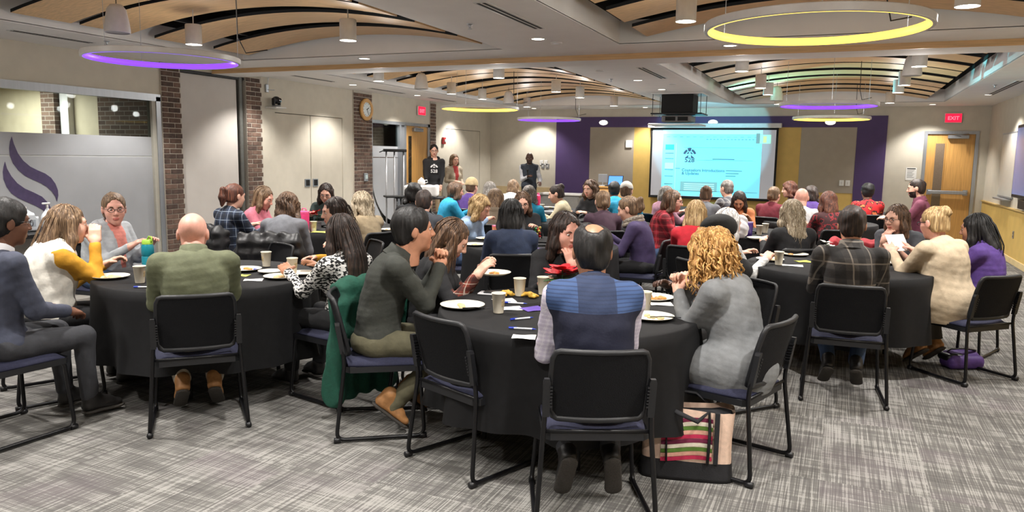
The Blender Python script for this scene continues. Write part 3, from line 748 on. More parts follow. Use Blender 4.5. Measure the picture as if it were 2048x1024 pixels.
# ------------------------------------------------------------------ round tables under black cloths
M_CLOTH = mat('tablecloth_black', (17,17,19), .75, .1, 25, bump=.08, bscale=600, spec=.3)
def cloth_mesh(R, seed, drop=.5, top=.757):
    r = random.Random(seed); n = 144; ph = [r.uniform(0, 6.28) for _ in range(4)]; V = []; F = []
    prof = [(0,0,0),(.25,0,0),(.5,0,0),(.75,0,0),(.93,0,0),(.985,0,0),(1.0,-.006,.0)]
    rows = []
    for fr, dz, a in prof: rows.append((fr*R, top+dz, a))
    for i in range(1, 10):
        t = i/9; rows.append((R+.006+.012*t, top-.012-drop*t, t))
    V.append((0,0,top)); rings = []
    for rad, z, a in rows[1:]:
        ring = []
        for k in range(n):
            th = 2*pi*k/n; f = sin(9*th+ph[0]+.7*sin(2*th+ph[1]))*.5+sin(14*th+ph[2])*.35+sin(5*th+ph[3])*.4
            rr = rad + (.055*f+.035*max(0, f))*a**1.2 - .02*a*(1-a)
            ring.append((rr*cos(th), rr*sin(th), z+.012*a*sin(3*th+ph[1])))
        rings.append(ring)
    b = MB(); b.loft(rings, False, False)
    c0 = len(b.v); b.add([(0,0,top)], []); 
    for k in range(n): b.f.append((k, (k+1) % n, c0)); b.mi.append(0)
    return b.mesh('tablecloth', [M_CLOTH], True)
M_TTOP = mat('table_laminate', (120,112,100), .5, .04, 20)
TABLES = {}
def table(key, x, y, where, seed, R=.755):
    t = empty('round_table', (x, y, 0), 0, 'round table under the black cloth %s' % where, 'table', 'round folding tables')
    MB().lathe([(.02,.715),(R-.02,.715),(R-.012,.72),(R-.012,.745),(R-.02,.75),(.02,.75)], 40).build('tabletop', M_TTOP, t)
    for a in (.5, 2.07, 3.64, 5.2):
        MB().tube([(.42*cos(a),.42*sin(a),.715),(.46*cos(a),.46*sin(a),.01)], .014, 8).build('leg', M_TUBE, t)
    c = new_obj('tablecloth', cloth_mesh(R, seed), None, None, (x, y, 0))
    tag(c, 'black cloth of the round table %s' % where, 'tablecloth', 'black tablecloths')
    TABLES[key] = (x, y)
for args in (('T1',-3.98,3.95,'at the left front, by the bald man',1,.72), ('T2',-1.36,3.97,'in the centre front, by the blue vest',2,.72), ('T3',0.02,6.72,'at the right front, by the man in dark plaid',3,.72),
             ('T4',-5.4,7.25,'at the left, by the woman in pink',4), ('T5',-2.65,6.85,'in the middle, by the woman in navy',5), ('T6',-.98,9.25,'right of centre, with the white bag on it',6),
             ('T7',-2.2,13.1,'right before the screen, by the grey-haired man',7), ('T8',.4,13.8,'at the far right, by the man in red',8), ('T9',-4.45,11.35,'at the far left, with the pink bottle',9),
             ('T10',-2.95,9.6,'in the middle, behind the maroon sweater',10), ('T11',-.25,11.45,'behind the woman with long wavy blonde hair',11)):
    table(*args)

# ------------------------------------------------------------------ cloth and hair materials
def hairmat(name, rgb, rgb2=None, rough=.58):
    if name in _MATS: return _MATS[name]
    m = mat(name, rgb, rough, .05, 30); N, L, b = nodes_of(m)
    for l in list(b.inputs['Base Color'].links): L.remove(l)
    tc = N.new('ShaderNodeTexCoord'); mp = N.new('ShaderNodeMapping'); mp.inputs['Scale'].default_value = (95, 95, 5)
    L.new(tc.outputs['Object'], mp.inputs[0]); no = N.new('ShaderNodeTexNoise'); no.inputs['Scale'].default_value = 1.0; no.inputs['Detail'].default_value = 3
    no.inputs['Distortion'].default_value = .6
    L.new(mp.outputs[0], no.inputs['Vector']); rp = N.new('ShaderNodeValToRGB'); L.new(no.outputs[0], rp.inputs[0])
    c = s2l(rgb); c2 = s2l(rgb2 or tuple(min(255, int(v*1.45+8)) for v in rgb))
    rp.color_ramp.elements[0].position = .34; rp.color_ramp.elements[1].position = .68
    rp.color_ramp.elements[0].color = (*[v*.55 for v in c], 1); rp.color_ramp.elements[1].color = (*c2, 1)
    e = rp.color_ramp.elements.new(.5); e.color = (*c, 1)
    L.new(rp.outputs[0], b.inputs['Base Color'])
    bp = N.new('ShaderNodeBump'); bp.inputs['Strength'].default_value = .5; bp.inputs['Distance'].default_value = .006
    L.new(no.outputs[0], bp.inputs['Height']); L.new(bp.outputs[0], b.inputs['Normal'])
    return m
def skinmat(name, rgb):
    m = mat(name, rgb, .5, .035, 40, bump=.05, bscale=220)
    m.node_tree.nodes['Principled BSDF'].inputs['Subsurface Weight'].default_value = .0
    return m
SK = {'fair': skinmat('skin_fair', (226,176,154)), 'pink': skinmat('skin_pink', (222,164,146)), 'tan': skinmat('skin_tan', (186,132,104)),
      'olive': skinmat('skin_olive', (172,120,92)), 'brown': skinmat('skin_brown', (112,74,56)), 'dark': skinmat('skin_dark', (82,54,42))}
LIP = {'fair': mat('lips_rose',(196,116,106),.4,.05,60), 'pink': mat('lips_pink',(194,112,102),.4,.05,60), 'tan': mat('lips_tan',(150,88,74),.4,.05,60), 'olive': mat('lips_olive',(140,82,70),.4,.05,60), 'brown': mat('lips_brown',(88,52,46),.4,.05,60), 'dark': mat('lips_dark',(66,40,36),.4,.05,60)}
M_EYEW = mat('eye_white',(222,214,206),.2,.02,50); M_IRIS = mat('eye_iris',(42,30,24),.15,.1,80); M_SPEC = mat('spectacle_frame',(22,20,22),.3,.05,40)
def cloth(name, rgb, rough=.85, bump=.09, bscale=60, var=.07, sheen=0.): return mat('cloth_'+name, rgb, rough, var, 22, bump=bump, bscale=bscale, sheen=sheen)
def pattern_mat(name, kind, cols, p=.1):
    key = 'cloth_'+name
    if key in _MATS: return _MATS[key]
    m = mat(key, cols[0], .85, .04, 20, bump=.08, bscale=60); N, L, b = nodes_of(m)
    for l in list(b.inputs['Base Color'].links): L.remove(l)
    tc = N.new('ShaderNodeTexCoord'); sp = N.new('ShaderNodeSeparateXYZ'); L.new(tc.outputs['Object'], sp.inputs[0])
    def M_(op, a, bb=None, cc=None):
        n = N.new('ShaderNodeMath'); n.operation = op
        for i, q in enumerate((a, bb, cc)):
            if q is None: continue
            if isinstance(q, (int, float)): n.inputs[i].default_value = q
            else: L.new(q, n.inputs[i])
        return n.outputs[0]
    def mixc(f, a, c2):
        n = N.new('ShaderNodeMix'); n.data_type = 'RGBA'; L.new(f, n.inputs['Factor'])
        if isinstance(a, tuple): n.inputs[6].default_value = (*s2l(a), 1)
        else: L.new(a, n.inputs[6])
        n.inputs[7].default_value = (*s2l(c2), 1); return n.outputs[2]
    if kind == 'plaid':
        u = M_('ADD', sp.outputs['X'], M_('MULTIPLY', sp.outputs['Y'], .55)); v = sp.outputs['Z']
        def band(q, off, wd): return M_('LESS_THAN', M_('FRACT', M_('ADD', M_('DIVIDE', q, p), off)), wd)
        c = mixc(M_('MULTIPLY', band(u, 0., .42), .7), cols[0], cols[1]); c = mixc(M_('MULTIPLY', band(v, .1, .42), .6), c, cols[1])
        c = mixc(M_('MULTIPLY', band(u, .3, .07), .75), c, cols[2]); c = mixc(M_('MULTIPLY', band(v, .4, .07), .75), c, cols[2])
        L.new(c, b.inputs['Base Color'])
    elif kind == 'knit':
        mp = N.new('ShaderNodeMapping'); mp.inputs['Scale'].default_value = (1, 1, 1.9); L.new(tc.outputs['Object'], mp.inputs[0])
        no = N.new('ShaderNodeTexNoise'); no.inputs['Scale'].default_value = 1/p; no.inputs['Detail'].default_value = 1; L.new(mp.outputs[0], no.inputs['Vector'])
        f = M_('GREATER_THAN', no.outputs[0], .5); L.new(mixc(f, cols[0], cols[1]), b.inputs['Base Color'])
    elif kind == 'patch':
        no = N.new('ShaderNodeTexNoise'); no.inputs['Scale'].default_value = 1/p; no.inputs['Detail'].default_value = 2; L.new(tc.outputs['Object'], no.inputs['Vector'])
        f = M_('GREATER_THAN', no.outputs[0], .52); c = mixc(f, cols[0], cols[1]); f2 = M_('GREATER_THAN', no.outputs[0], .62); L.new(mixc(f2, c, cols[2]), b.inputs['Base Color'])
    elif kind == 'vest':   # ribbed yoke above, plain navy below, darker panel down the middle of the yoke
        yoke = M_('GREATER_THAN', sp.outputs['Z'], p); mid = M_('LESS_THAN', M_('ABSOLUTE', sp.outputs['X']), .085)
        rib = M_('LESS_THAN', M_('FRACT', M_('MULTIPLY', sp.outputs['Z'], 62.)), .35); rib = M_('MULTIPLY', rib, M_('LESS_THAN', sp.outputs['Z'], p+.16))
        c = mixc(yoke, cols[0], cols[1]); c = mixc(M_('MULTIPLY', M_('MULTIPLY', rib, yoke), .45), c, cols[0]); c = mixc(M_('MULTIPLY', M_('MULTIPLY', mid, yoke), .8), c, cols[2])
        L.new(c, b.inputs['Base Color'])
    elif kind == 'stripe':
        f = M_('LESS_THAN', M_('FRACT', M_('DIVIDE', sp.outputs['Z'], p)), .5); L.new(mixc(f, cols[0], cols[1]), b.inputs['Base Color'])
    return m
M_JEANS = cloth('denim', (52,72,104), bscale=120); M_BLKTR = cloth('black_trousers', (22,22,25)); M_OLIVETR = cloth('olive_trousers', (88,84,64)); M_GREYTR = cloth('charcoal_trousers', (52,53,58)); M_KHAKI = cloth('khaki_trousers', (150,134,108)); M_STONE = cloth('stone_trousers',(176,168,152))
M_SHOE = mat('shoe_black',(26,24,24),.45,.1,40,bump=.1); M_SOLE = mat('shoe_sole',(60,56,52),.8,.1,120,bump=.4,bscale=260); M_BOOT = mat('boot_tan',(156,110,66),.6,.12,30,bump=.15)

# ------------------------------------------------------------------ heads (cached arrays in head space)
_HEADS = {}
def head_arrays(sex, h):
    key = (sex, h)
    if key in _HEADS: return _HEADS[key]
    F_ = Field((-.12,-.15,-.2), (.12,.14,.14), h); nk = .053 if sex == 'm' else .045
    jw = 1.0 if sex == 'm' else .9
    F_.ell((0,-.012,.03), (.076,.097,.088)); F_.ell((0,.018,-.03), (.064,.073,.083), k=.03); F_.ell((0,.03,-.075), (.047*jw,.05,.038), k=.03)
    F_.ell((0,.064,-.1), (.02*jw,.017,.016), k=.025)
    for s in (-1, 1):
        F_.ell((s*.037,.056,-.03), (.024,.022,.026), k=.03); F_.ell((s*.079,-.012,-.006), (.009,.021,.033), k=.008)
    F_.cap((-.036,.076,.026), (.036,.076,.026), .012, k=.022)
    for s in (-1, 1): F_.ell((s*.031,.094,.006), (.018,.015,.011), k=.012, sub=True)
    F_.cap((0,.088,.014), (0,.108,-.028), .0075, .012, k=.014)
    for s in (-1, 1): F_.ell((s*.011,.097,-.033), (.008,.009,.007), k=.008)
    F_.ell((0,.087,-.061), (.024,.011,.006), k=.006); F_.ell((0,.086,-.0725), (.02,.011,.0065), k=.005)
    F_.cap((0,-.018,-.06), (0,-.04,-.2), nk, nk+.006, k=.03)
    V, Q = F_.net(); c = V[Q].mean(1)
    lips = (np.abs(c[:,0]) < .021) & (c[:,2] > -.079) & (c[:,2] < -.057) & (c[:,1] > .083)
    beard = (c[:,2] < -.04+.0*c[:,1]) & (c[:,2] > -.125) & (c[:,1] > .0) & ~lips & ((np.abs(c[:,0]) > .03) | (c[:,2] < -.082) | ((c[:,2] > -.056) & (c[:,2] < -.044)))
    _HEADS[key] = (V, Q, lips, beard); return _HEADS[key]
def rotm(yaw, pitch, roll=0):
    """head/torso rotation: yaw ccw about z, then pitch forward (down) about local x"""
    cy, sy = cos(yaw), sin(yaw); cp, sp_ = cos(-pitch), sin(-pitch); cr, sr = cos(roll), sin(roll)
    return np.array([[cy,-sy,0],[sy,cy,0],[0,0,1]]) @ np.array([[1,0,0],[0,cp,-sp_],[0,sp_,cp]]) @ np.array([[cr,0,sr],[0,1,0],[-sr,0,cr]])
def unit(v): v = np.array(v, float); return v/(np.linalg.norm(v)+1e-9)

def hand_field(wr, d, nrm, side, curl, h, fore=None, rw=.026):
    """wrist point, pointing direction, palm normal, side(+1 right hand) ; returns verts, quads"""
    d = unit(d); nrm = unit(nrm-d*np.dot(nrm, d)); s = np.cross(d, nrm)*side    # towards the thumb
    F_ = Field(np.array(wr)-.16, np.array(wr)+.2, h) if fore is None else Field(np.minimum(np.array(wr)-.19, np.array(fore)-.06), np.maximum(np.array(wr)+.19, np.array(fore)+.06), h)
    R = np.stack([s, d, nrm], 1); w_ = np.array(wr, float)
    if fore is not None: F_.cap(fore, w_, rw+.008, rw-.002, k=.01)
    F_.cap(w_-d*.01, w_+d*.02, rw-.003, .024, k=.02); F_.rbox(w_+d*.05, (.039,.042,.0145), .012, R, k=.02)
    lens = [.068,.078,.073,.056]
    for i in range(4):
        off = (.0285-.019*i); base = w_+d*.088+s*off*1.0; ang = curl*.5+.05*i*curl; dd = d; p = base
        sp_ = (1.5-i)*.05*(1-curl)
        for j, fr in enumerate((.45,.31,.24)):
            a = ang*(1+.35*j); ca, sa = cos(a*(j+1)), sin(a*(j+1))
            dirv = unit(d*ca+nrm*sa+s*sp_); q = p+dirv*lens[i]*fr
            F_.cap(p, q, .0092-.0008*j, .0088-.0011*j, k=.004); p = q
    tb = w_+d*.022+s*.03; t1 = tb+unit(s*.75+d*.75+nrm*.35)*.04; t2 = t1+unit(d*.9+s*(.25-.5*curl)+nrm*(.25+.5*curl))*.034
    F_.cap(w_+d*.02+s*.015, t1, .016, .0115, k=.012); F_.cap(t1, t2, .0105, .0085, k=.004)
    return F_.net()

def ik(sh, tgt, a, b, pole):
    sh = np.array(sh, float); tgt = np.array(tgt, float); v = tgt-sh; L_ = np.linalg.norm(v)
    if L_ > (a+b)*.985: tgt = sh+v/L_*(a+b)*.985; v = tgt-sh; L_ = np.linalg.norm(v)
    L_ = max(L_, abs(a-b)+.03); u = v/np.linalg.norm(v); x = (a*a-b*b+L_*L_)/(2*L_); hh = math.sqrt(max(0, a*a-x*x))
    pl = np.array(pole, float); pl = unit(pl-u*np.dot(pl, u)); return sh+u*x+pl*hh, tgt

def hair_field(style, h, L_=.3, vol=1., g=(0,0,-1), seed=0, wave=0., part=0.):
    """hair in head space; g = gravity direction in head space"""
    g = unit(g); down = np.array(g, float)
    lo = np.array([-.2,-.27,-.2]); hi = np.array([.2,.16,.2])
    end = down*(L_+.1); lo = np.minimum(lo, end-.14); hi = np.maximum(hi, end*np.array([1,1,0])+.14)
    F_ = Field(lo, hi, h); v = vol
    back = np.array([0,-1.,0])
    F_.ell((0,-.017,.036), (.0835*v,.105*v,.092*v), k=.0)
    if style in ('short','balding','thin'):
        F_.ell((0,-.052,-.03), (.07,.058,.068), k=.03)
        F_.rbox((0,-.03,-.215), (.2,.2,.125), .03, k=.02, sub=True)
        for s in (-1,1): F_.ell((s*.09,.05,-.075), (.05,.06,.06), k=.02, sub=True)
    else:
        F_.ell((0,-.05,-.035), (.075*v,.062*v,.075), k=.03)
    if style in ('long','wavy','bob','curly','half'):
        n = 6; pts = []
        for i in range(n+1):
            t = i/n; p = np.array([0,-.062,.02])+down*(L_*t)+back*((.058 if L_ < .26 else .098)*min(1, t*L_/.2)+.012*t); pts.append(p)
        w0, w1 = (.082*v, .07*v)
        for i in range(n):
            r0 = w0+(w1-w0)*i/n; r1 = w0+(w1-w0)*(i+1)/n
            F_.cap(pts[i], pts[i+1], r0*(1 if i < n-1 else 1), r1*(.8 if i == n-1 else 1), k=.02, flat=((0,1,0), .55))
        if style != 'half':
            for s in (-1, 1):
                a = np.array([s*.068*v,.0,.03]); b_ = np.array([s*.082*v,-.005,-.02])+down*.07; c_ = np.array([s*.088*v,-.02,-.02])+down*max(.09, L_*.8)+back*.02
                F_.cap(a, b_, .03*v, .033*v, k=.03); F_.cap(b_, c_, .033*v, .027*v, k=.02)
    elif style == 'pony':
        p0 = np.array([0,-.105,.045]); p1 = p0+back*.045+np.array([0,0,.005]); p2 = p1+down*.08+back*.01; p3 = p1+down*max(.12, L_)-back*.015
        F_.cap(p0, p1, .024, .027, k=.02); F_.cap(p1, p2, .029, .033, k=.01); F_.cap(p2, p3, .033, .014, k=.02)
    elif style == 'bun':
        F_.ell((0,-.095,.088), (.042,.04,.038), k=.015); F_.ell((.012,-.115,.07), (.03,.026,.026), k=.012)
    # face opening and nape
    if style not in ('curly',): F_.ell((part*.01,.082,-.022), (.06,.066,.1), k=.012, sub=True)
    else: F_.ell((0,.09,-.03), (.055,.07,.09), k=.012, sub=True)
    if style in ('bun','pony'): F_.ell((0,-.03,-.135), (.1,.11,.075), k=.02, sub=True)
    if style in ('bun','pony','short','balding','thin'):
        for s in (-1,1): F_.ell((s*.085,-.008,-.015), (.018,.024,.034), k=.006, sub=True)
    if style == 'balding': F_.ell((0,-.075,.13), (.05,.065,.055), k=.03, sub=True)
    X, Y, Z = F_.coords(); m = np.abs(F_.f) < .03
    ii = np.nonzero(m); x = X[ii[0],0,0]; y = Y[0,ii[1],0]; z = Z[0,0,ii[2]]
    phi = np.arctan2(x, -(y+.01)); rg = np.random.default_rng(seed)
    # distance from the crown, so strands run from crown outwards and then down
    amp = {'short':.0012,'balding':.0008,'thin':.001,'curly':.002,'bun':.002,'pony':.0022}.get(style, .0034)
    if style in ('short','balding'): F_.f[ii] += (.0045*noise3(x, y, z, 62, seed+3)).astype(np.float32)
    F_.f[ii] += (amp*np.sin(phi*(19+rg.integers(0,5))+wave*3.0*np.sin(z*38+phi*2)+rg.uniform(0,6)) + amp*.6*np.sin(phi*41+wave*2*np.sin(z*55+1)+z*9)).astype(np.float32)
    if wave: F_.f[ii] += (.007*wave*np.sin(z*48+phi*3+rg.uniform(0,6))).astype(np.float32)
    if style == 'curly': F_.f[ii] += (.013*noise3(x, y, z, 75, seed)).astype(np.float32)
    return F_.net()
def curls(b, n, g, seed, r):
    """loose ringlets filling a bell-shaped mane"""
    rg = np.random.default_rng(seed); down = unit(g)
    for i in range(n):
        ph = rg.uniform(-3.14,3.14); cx, cy = sin(ph), -cos(ph); shell = rg.uniform(.75,1.12); t0 = rg.uniform(.1,1.5)
        if cy > .35: t0 = min(t0, .75)
        p = np.array([.092*shell*sin(t0)*cx, -.017+.112*shell*sin(t0)*cy, .036+.1*shell*cos(t0)])
        out = np.array([cx, cy if cy < .3 else -.1, 0]); ln = rg.uniform(.1,.3); rr = rg.uniform(.008,.017); f = rg.uniform(75,130); tw = rg.uniform(0,6.3); path = []
        ax = unit(np.array([rg.normal(),rg.normal(),.6])); e1 = unit(np.cross(ax, out+.01)); e2 = np.cross(ax, e1); seg = 16
        for k in range(seg+1):
            t = k/seg; q = p+out*(.075*math.sqrt(t)*min(1, ln/.2))+down*(ln*t); q = q+rr*min(1, t*4)*(e1*cos(t*ln*f+tw)+e2*sin(t*ln*f+tw)); path.append(q)
        b.tube(path, [r*(.5+.9*sin(pi*min(1,(k/seg)*.9+.08))) for k in range(seg+1)], 5, ry=.6)
    return b
def strands(b, n, L_, g, seed, wave=0., curl=0., r=.0035, vol=1., spread=(-2.5,2.5), top=True):
    """thin locks lying over the hair shape, from the crown down"""
    rg = np.random.default_rng(seed); down = unit(g)
    for i in range(n):
        ph = rg.uniform(*spread); ph = max(-1.95, min(1.95, ph)); ln = L_*rg.uniform(.5,1.08); path = []
        cx, cy = sin(ph), -cos(ph); e = 1.02+rg.uniform(0,.05)
        for t in np.linspace(.25,1.4,6):     # over the skull
            path.append(np.array([.0835*vol*e*sin(t)*cx, -.017+.105*vol*e*sin(t)*cy, .036+.092*vol*e*cos(t)]))
        base = path[-1]; seg = 9 if not curl else 22; rr = rg.uniform(.012,.024)*curl; tw = rg.uniform(0,6); f = rg.uniform(70,100)
        for k in range(1, seg+1):
            t = k/seg; q = base+down*(ln*t)+np.array([cx*.012, cy*(.012+(.045 if L_ < .26 else .09)*min(1, t*ln/.2)) if cy < 0 else -.03*t, 0])
            q = q+np.array([cx, cy, 0])*.008*wave*sin(t*ln*55+tw)+np.array([-cy, cx, 0])*.01*wave*sin(t*ln*45+tw*2)
            if curl: q = q+rr*np.array([cos(t*ln*f+tw), sin(t*ln*f+tw), .3*sin(t*ln*f)])
            path.append(q)
        m = len(path); b.tube(path, [r*(1-.85*(k/(m-1))**1.5) for k in range(m)], 5 if not curl else 4)
    return b

# ------------------------------------------------------------------ a person
PEOPLE = {}
CHOFF = .06     # chair centre ahead of the hips
def person(key, px, py, face, label, z=1.1, lean=8, sex='f', skin='fair', hs=1., g=1., sw=None, hyaw=0, hpitch=8, htilt=0,
           top=None, sleeves=None, vest=None, legs=None, hair=None, hairmat_=None, arms=None, curl=(.5,.5), poles=None, palms=None, lod=1, feet='fwd', shoe=None,
           glasses=False, beard=None, collar=None, hood=None, long_hem=0., stand=False, chair_label=None, seat=True, name='person', hairkw=None, strand=None, dist=None, short_sleeve=False, inner=None, fore=None, hunch=.22, chair_face=None, chair_shift=(0,0), shift=(0,0), earring=False, wristy=None):
    hv = {0: (.0055,.005,.0095,.012), 1: (.0075,.0065,.013,.015), 2: (.0105,.0095,.017,.02)}[lod]
    sc = 1.0 if sex == 'm' else .94
    sw = sw or (.178 if sex == 'm' else .158); sw *= (1+.35*(g-1))
    hscale = (1.06 if sex == 'm' else 1.02)*hs
    th = radians(lean); u = np.array([0, sin(th), cos(th)]); nang = th*.5+.12+(0 if stand else hunch); nu = np.array([0, sin(nang), cos(nang)])
    hipz = .93*sc if stand else .455+.09
    nl = .165*sc
    Lt = (z-hipz-nl*nu[2])/max(.3, u[2])
    hip = np.array([0,0,hipz]); back = np.array([0,-cos(th),sin(th)])
    def sp(t): return hip+u*Lt*t+back*(.035*sin(pi*min(1,t))*(1 if not stand else .5))
    nb = hip+u*Lt; hc = nb+nu*nl
    # world placement from the pixel of the head centre at its height (or a given distance along y)
    Pw = atz(px, py, z) if dist is None else aty(px, py, dist)
    dv = _ray(px, py); away = atan2(-dv[0], dv[1]); head = away-radians(face)
    ch_, sh_ = cos(head), sin(head)
    rx = Pw[0]-(ch_*hc[0]-sh_*hc[1])+shift[0]; ry = Pw[1]-(sh_*hc[0]+ch_*hc[1])+shift[1]
    # ---- skeleton
    S = {s: sp(.88)+np.array([s*sw,.0,.0]) for s in (-1,1)}
    ua, fa = .285*sc, .25*sc
    tgt = {}; pol = {-1: np.array([-.28,-.3,-1.]), 1: np.array([.28,-.3,-1.])}
    A = arms or 'table'
    pre = {'table': {1:(.15,.41,.805), -1:(-.15,.41,.805)}, 'lap': {1:(.10,.30,.62), -1:(-.10,.30,.62)}, 'write': {1:(.08,.40,.80), -1:(-.16,.38,.805)},
           'down': {1:(.27,.03,.74*sc), -1:(-.27,.03,.74*sc)}, 'cross': {1:(-.06,.27,1.12*sc), -1:(.06,.28,1.1*sc)}}
    def hd(dx, dy, dz): return tuple(hc+np.array([dx,dy,dz]))
    if A == 'eat': tgt = {1: hd(.07,.13,-.12), -1: pre['table'][-1]}
    elif A == 'eatL': tgt = {-1: hd(-.07,.13,-.12), 1: pre['table'][1]}
    elif A == 'clasp': tgt = {1: hd(.045,.15,-.20), -1: hd(-.045,.15,-.20)}
    elif A == 'chin': tgt = {1: hd(.05,.10,-.21), -1: pre['table'][-1]}
    elif A == 'chinL': tgt = {-1: hd(-.05,.10,-.21), 1: pre['table'][1]}
    elif isinstance(A, dict): tgt = A
    else: tgt = pre[A]
    if poles:
        for k_, v_ in poles.items(): pol[k_] = np.array(v_, float)
    for s_ in (-1, 1):
        if tgt[s_][0] == 'px':
            q = atz(*tgt[s_][1:]); q = q-np.array([rx, ry, 0]); tgt = dict(tgt); tgt[s_] = (ch_*q[0]+sh_*q[1], -sh_*q[0]+ch_*q[1], q[2])
    E, W = {}, {}
    for s in (-1, 1): E[s], W[s] = ik(S[s], tgt[s], ua, fa, pol[s])
    if stand:
        K = {s: np.array([s*.095,.02,.5*sc]) for s in (-1,1)}; AN = {s: np.array([s*.105,-.01,.085]) for s in (-1,1)}
    else:
        kn = .43*sc; K = {s: np.array([s*(.11+.02*g),kn,.50]) for s in (-1,1)}
        if feet == 'fwd': AN = {s: np.array([s*.12,kn+.02,.09]) for s in (-1,1)}
        elif feet == 'tuck': AN = {s: np.array([s*.10,.04,.225]) for s in (-1,1)}
        elif feet == 'tuck2': AN = {s: np.array([s*.09,.12,.18]) for s in (-1,1)}
        elif feet == 'back': AN = {-1: np.array([-.12,.20,.10]), 1: np.array([.12,.34,.10])}
        else: AN = feet
    # ---- body mesh: head with neck, forearms and hands
    VV, QQ, MI = [], [], []; off = 0
    V, Q, lips, bd = head_arrays(sex, hv[0]); R = rotm(radians(hyaw), radians(hpitch), radians(htilt))
    Vh = (V*hscale)@R.T+hc; VV.append(Vh); QQ.append(Q+off); off += len(Vh)
    mi = np.zeros(len(Q), int); mi[lips] = 1
    if beard is not None: mi[bd] = 2
    MI.append(mi)
    Fn = Field(np.minimum(nb, hc)-.16, np.maximum(nb, hc)+.12, hv[0]*1.3); nr = (.054 if sex == 'm' else .046)
    Fn.cap(nb-u*.05, hc+R@np.array([0,-.03,-.06])*hscale, nr+.012, nr, k=.02); Fn.ell(nb-u*.05, (.11,.07,.05), k=.05)
    Fn2 = Field(np.min([S[-1],S[1],E[-1],E[1],W[-1],W[1],hip],0)-.08, np.max([S[-1],S[1],E[-1],E[1],W[-1],W[1],nb],0)+.08, .017)
    Fn2.cap(hip, nb-u*.02, .075, .05, k=.03); Fn2.cap(S[-1], S[1], .035, k=.03)
    for s in (-1,1): Fn2.cap(S[s], E[s], .036, .03, k=.02); Fn2.cap(E[s], E[s]+(W[s]-E[s])*.7, .03, .024, k=.02)
    V, Q = Fn2.net(); VV.append(V); QQ.append(Q+off); off += len(V); MI.append(np.zeros(len(Q), int))
    V, Q = Fn.net(); VV.append(V); QQ.append(Q+off); off += len(V); MI.append(np.zeros(len(Q), int))
    for s in (-1, 1):
        fd = unit(W[s]-E[s]); pn = np.array([-s*.45,0.2,-1.]) if A not in ('clasp',) else np.array([-s*1.,.1,0])
        if palms and s in palms: pn = np.array(palms[s], float)
        d_ = fd
        if A == 'clasp': d_ = unit(fd+np.array([-s*.55,-.25,.15]))
        elif (A == 'chin' and s == 1) or (A == 'chinL' and s == -1): d_ = unit(np.array([-s*.35,-.25,1.])); pn = np.array([-s*.4,-1,0])
        elif A in ('table','write'): d_ = unit(fd+np.array([-s*.25,.2,0]))
        st = E[s]+(W[s]-E[s])*(.0 if short_sleeve else .62)
        V, Q = hand_field(W[s], d_, pn, s, curl[0 if s < 0 else 1], hv[1], fore=st, rw=.027*sc*(1+.3*(g-1)))
        VV.append(V); QQ.append(Q+off); off += len(V); MI.append(np.zeros(len(Q), int))
        if short_sleeve:
            pass
    V = np.concatenate(VV); Q = np.concatenate(QQ); MI = np.concatenate(MI)
    hm = hairmat_
    mats = [SK[skin], LIP[skin], (beard if beard is not None else SK[skin])]
    body = new_obj(name, mesh_np('body', V, Q, mats, MI), None, None, (rx, ry, 0), head)
    tag(body, label, 'person')
    # ---- top garment
    W2 = [S[s] for s in (-1,1)]+[E[s] for s in (-1,1)]+[W[s] for s in (-1,1)]+[hip, nb]
    lo = np.min(W2, 0)-.22*max(1, g); hi = np.max(W2, 0)+.2*max(1, g); lo[2] = max(lo[2], (.40 if not stand else hipz-.25-long_hem))
    def torso(F_, inf=0.):
        w_ = sw*.93; dpt = .112+.02*(g-1)
        Rx = np.array([[1,0,0],[0,cos(-th),-sin(-th)],[0,sin(-th),cos(-th)]])
        F_.ell(sp(.64)+np.array([0,.01,0]), (w_*1.0*(1+.45*(g-1))+inf, dpt*1.12*g**.7+inf, .20+inf), Rx, k=.03)
        F_.ell(sp(.28)+np.array([0,.015+.03*(g-1),0]), (w_*.88*g+inf, dpt*1.08*g+inf, .17+inf), Rx, k=.06)
        F_.ell(sp(.0)+np.array([0,.02,-.01]), (w_*1.02*g+inf, .135*g**.8+inf, .12+inf), None, k=.06)
        F_.cap(S[-1]*.86+nb*.14-u*.012, S[1]*.86+nb*.14-u*.012, .062+inf, k=.05)
        F_.cap(nb-u*.07, nb-u*.005, .075+inf, .058+inf, k=.05)
        if sex == 'f':
            for s in (-1,1): F_.ell(sp(.58)+np.array([s*.075,.105*g**.5,-.01]), (.068,.06,.066), k=.04)
        if long_hem: 
            F_.cap(hip+np.array([0,-.02,-.02]), hip+np.array([0,.05,-long_hem]), .17*g+inf, .185*g+inf, k=.06); F_.cap(hip+np.array([-.09*g,.02,-.01]), hip+np.array([-.12*g,.2,-.03]), .1*g, .09*g, k=.05); F_.cap(hip+np.array([.09*g,.02,-.01]), hip+np.array([.12*g,.2,-.03]), .1*g, .09*g, k=.05)
    def arms_(F_, inf=0., upto=1.):
        for s in (-1,1):
            F_.cap(S[s], E[s], .062*sc*g**.4+inf, .049*sc*g**.4+inf, k=.045)
            if upto > .5: F_.cap(E[s], E[s]+(W[s]-E[s])*.93, .047*sc*g**.3+inf, .036*sc+inf, k=.022)
    def folds(F_, seed, amp=.0032):
        X, Y, Z = F_.coords(); ii = np.nonzero(np.abs(F_.f) < .03); x = X[ii[0],0,0]; y = Y[0,ii[1],0]; z_ = Z[0,0,ii[2]]
        F_.f[ii] += (amp*noise3(x, y, z_*1.5, 26, seed)+amp*.55*noise3(x, y, z_*2.2, 52, seed+1)).astype(np.float32)
    sd = int(px*7+py)
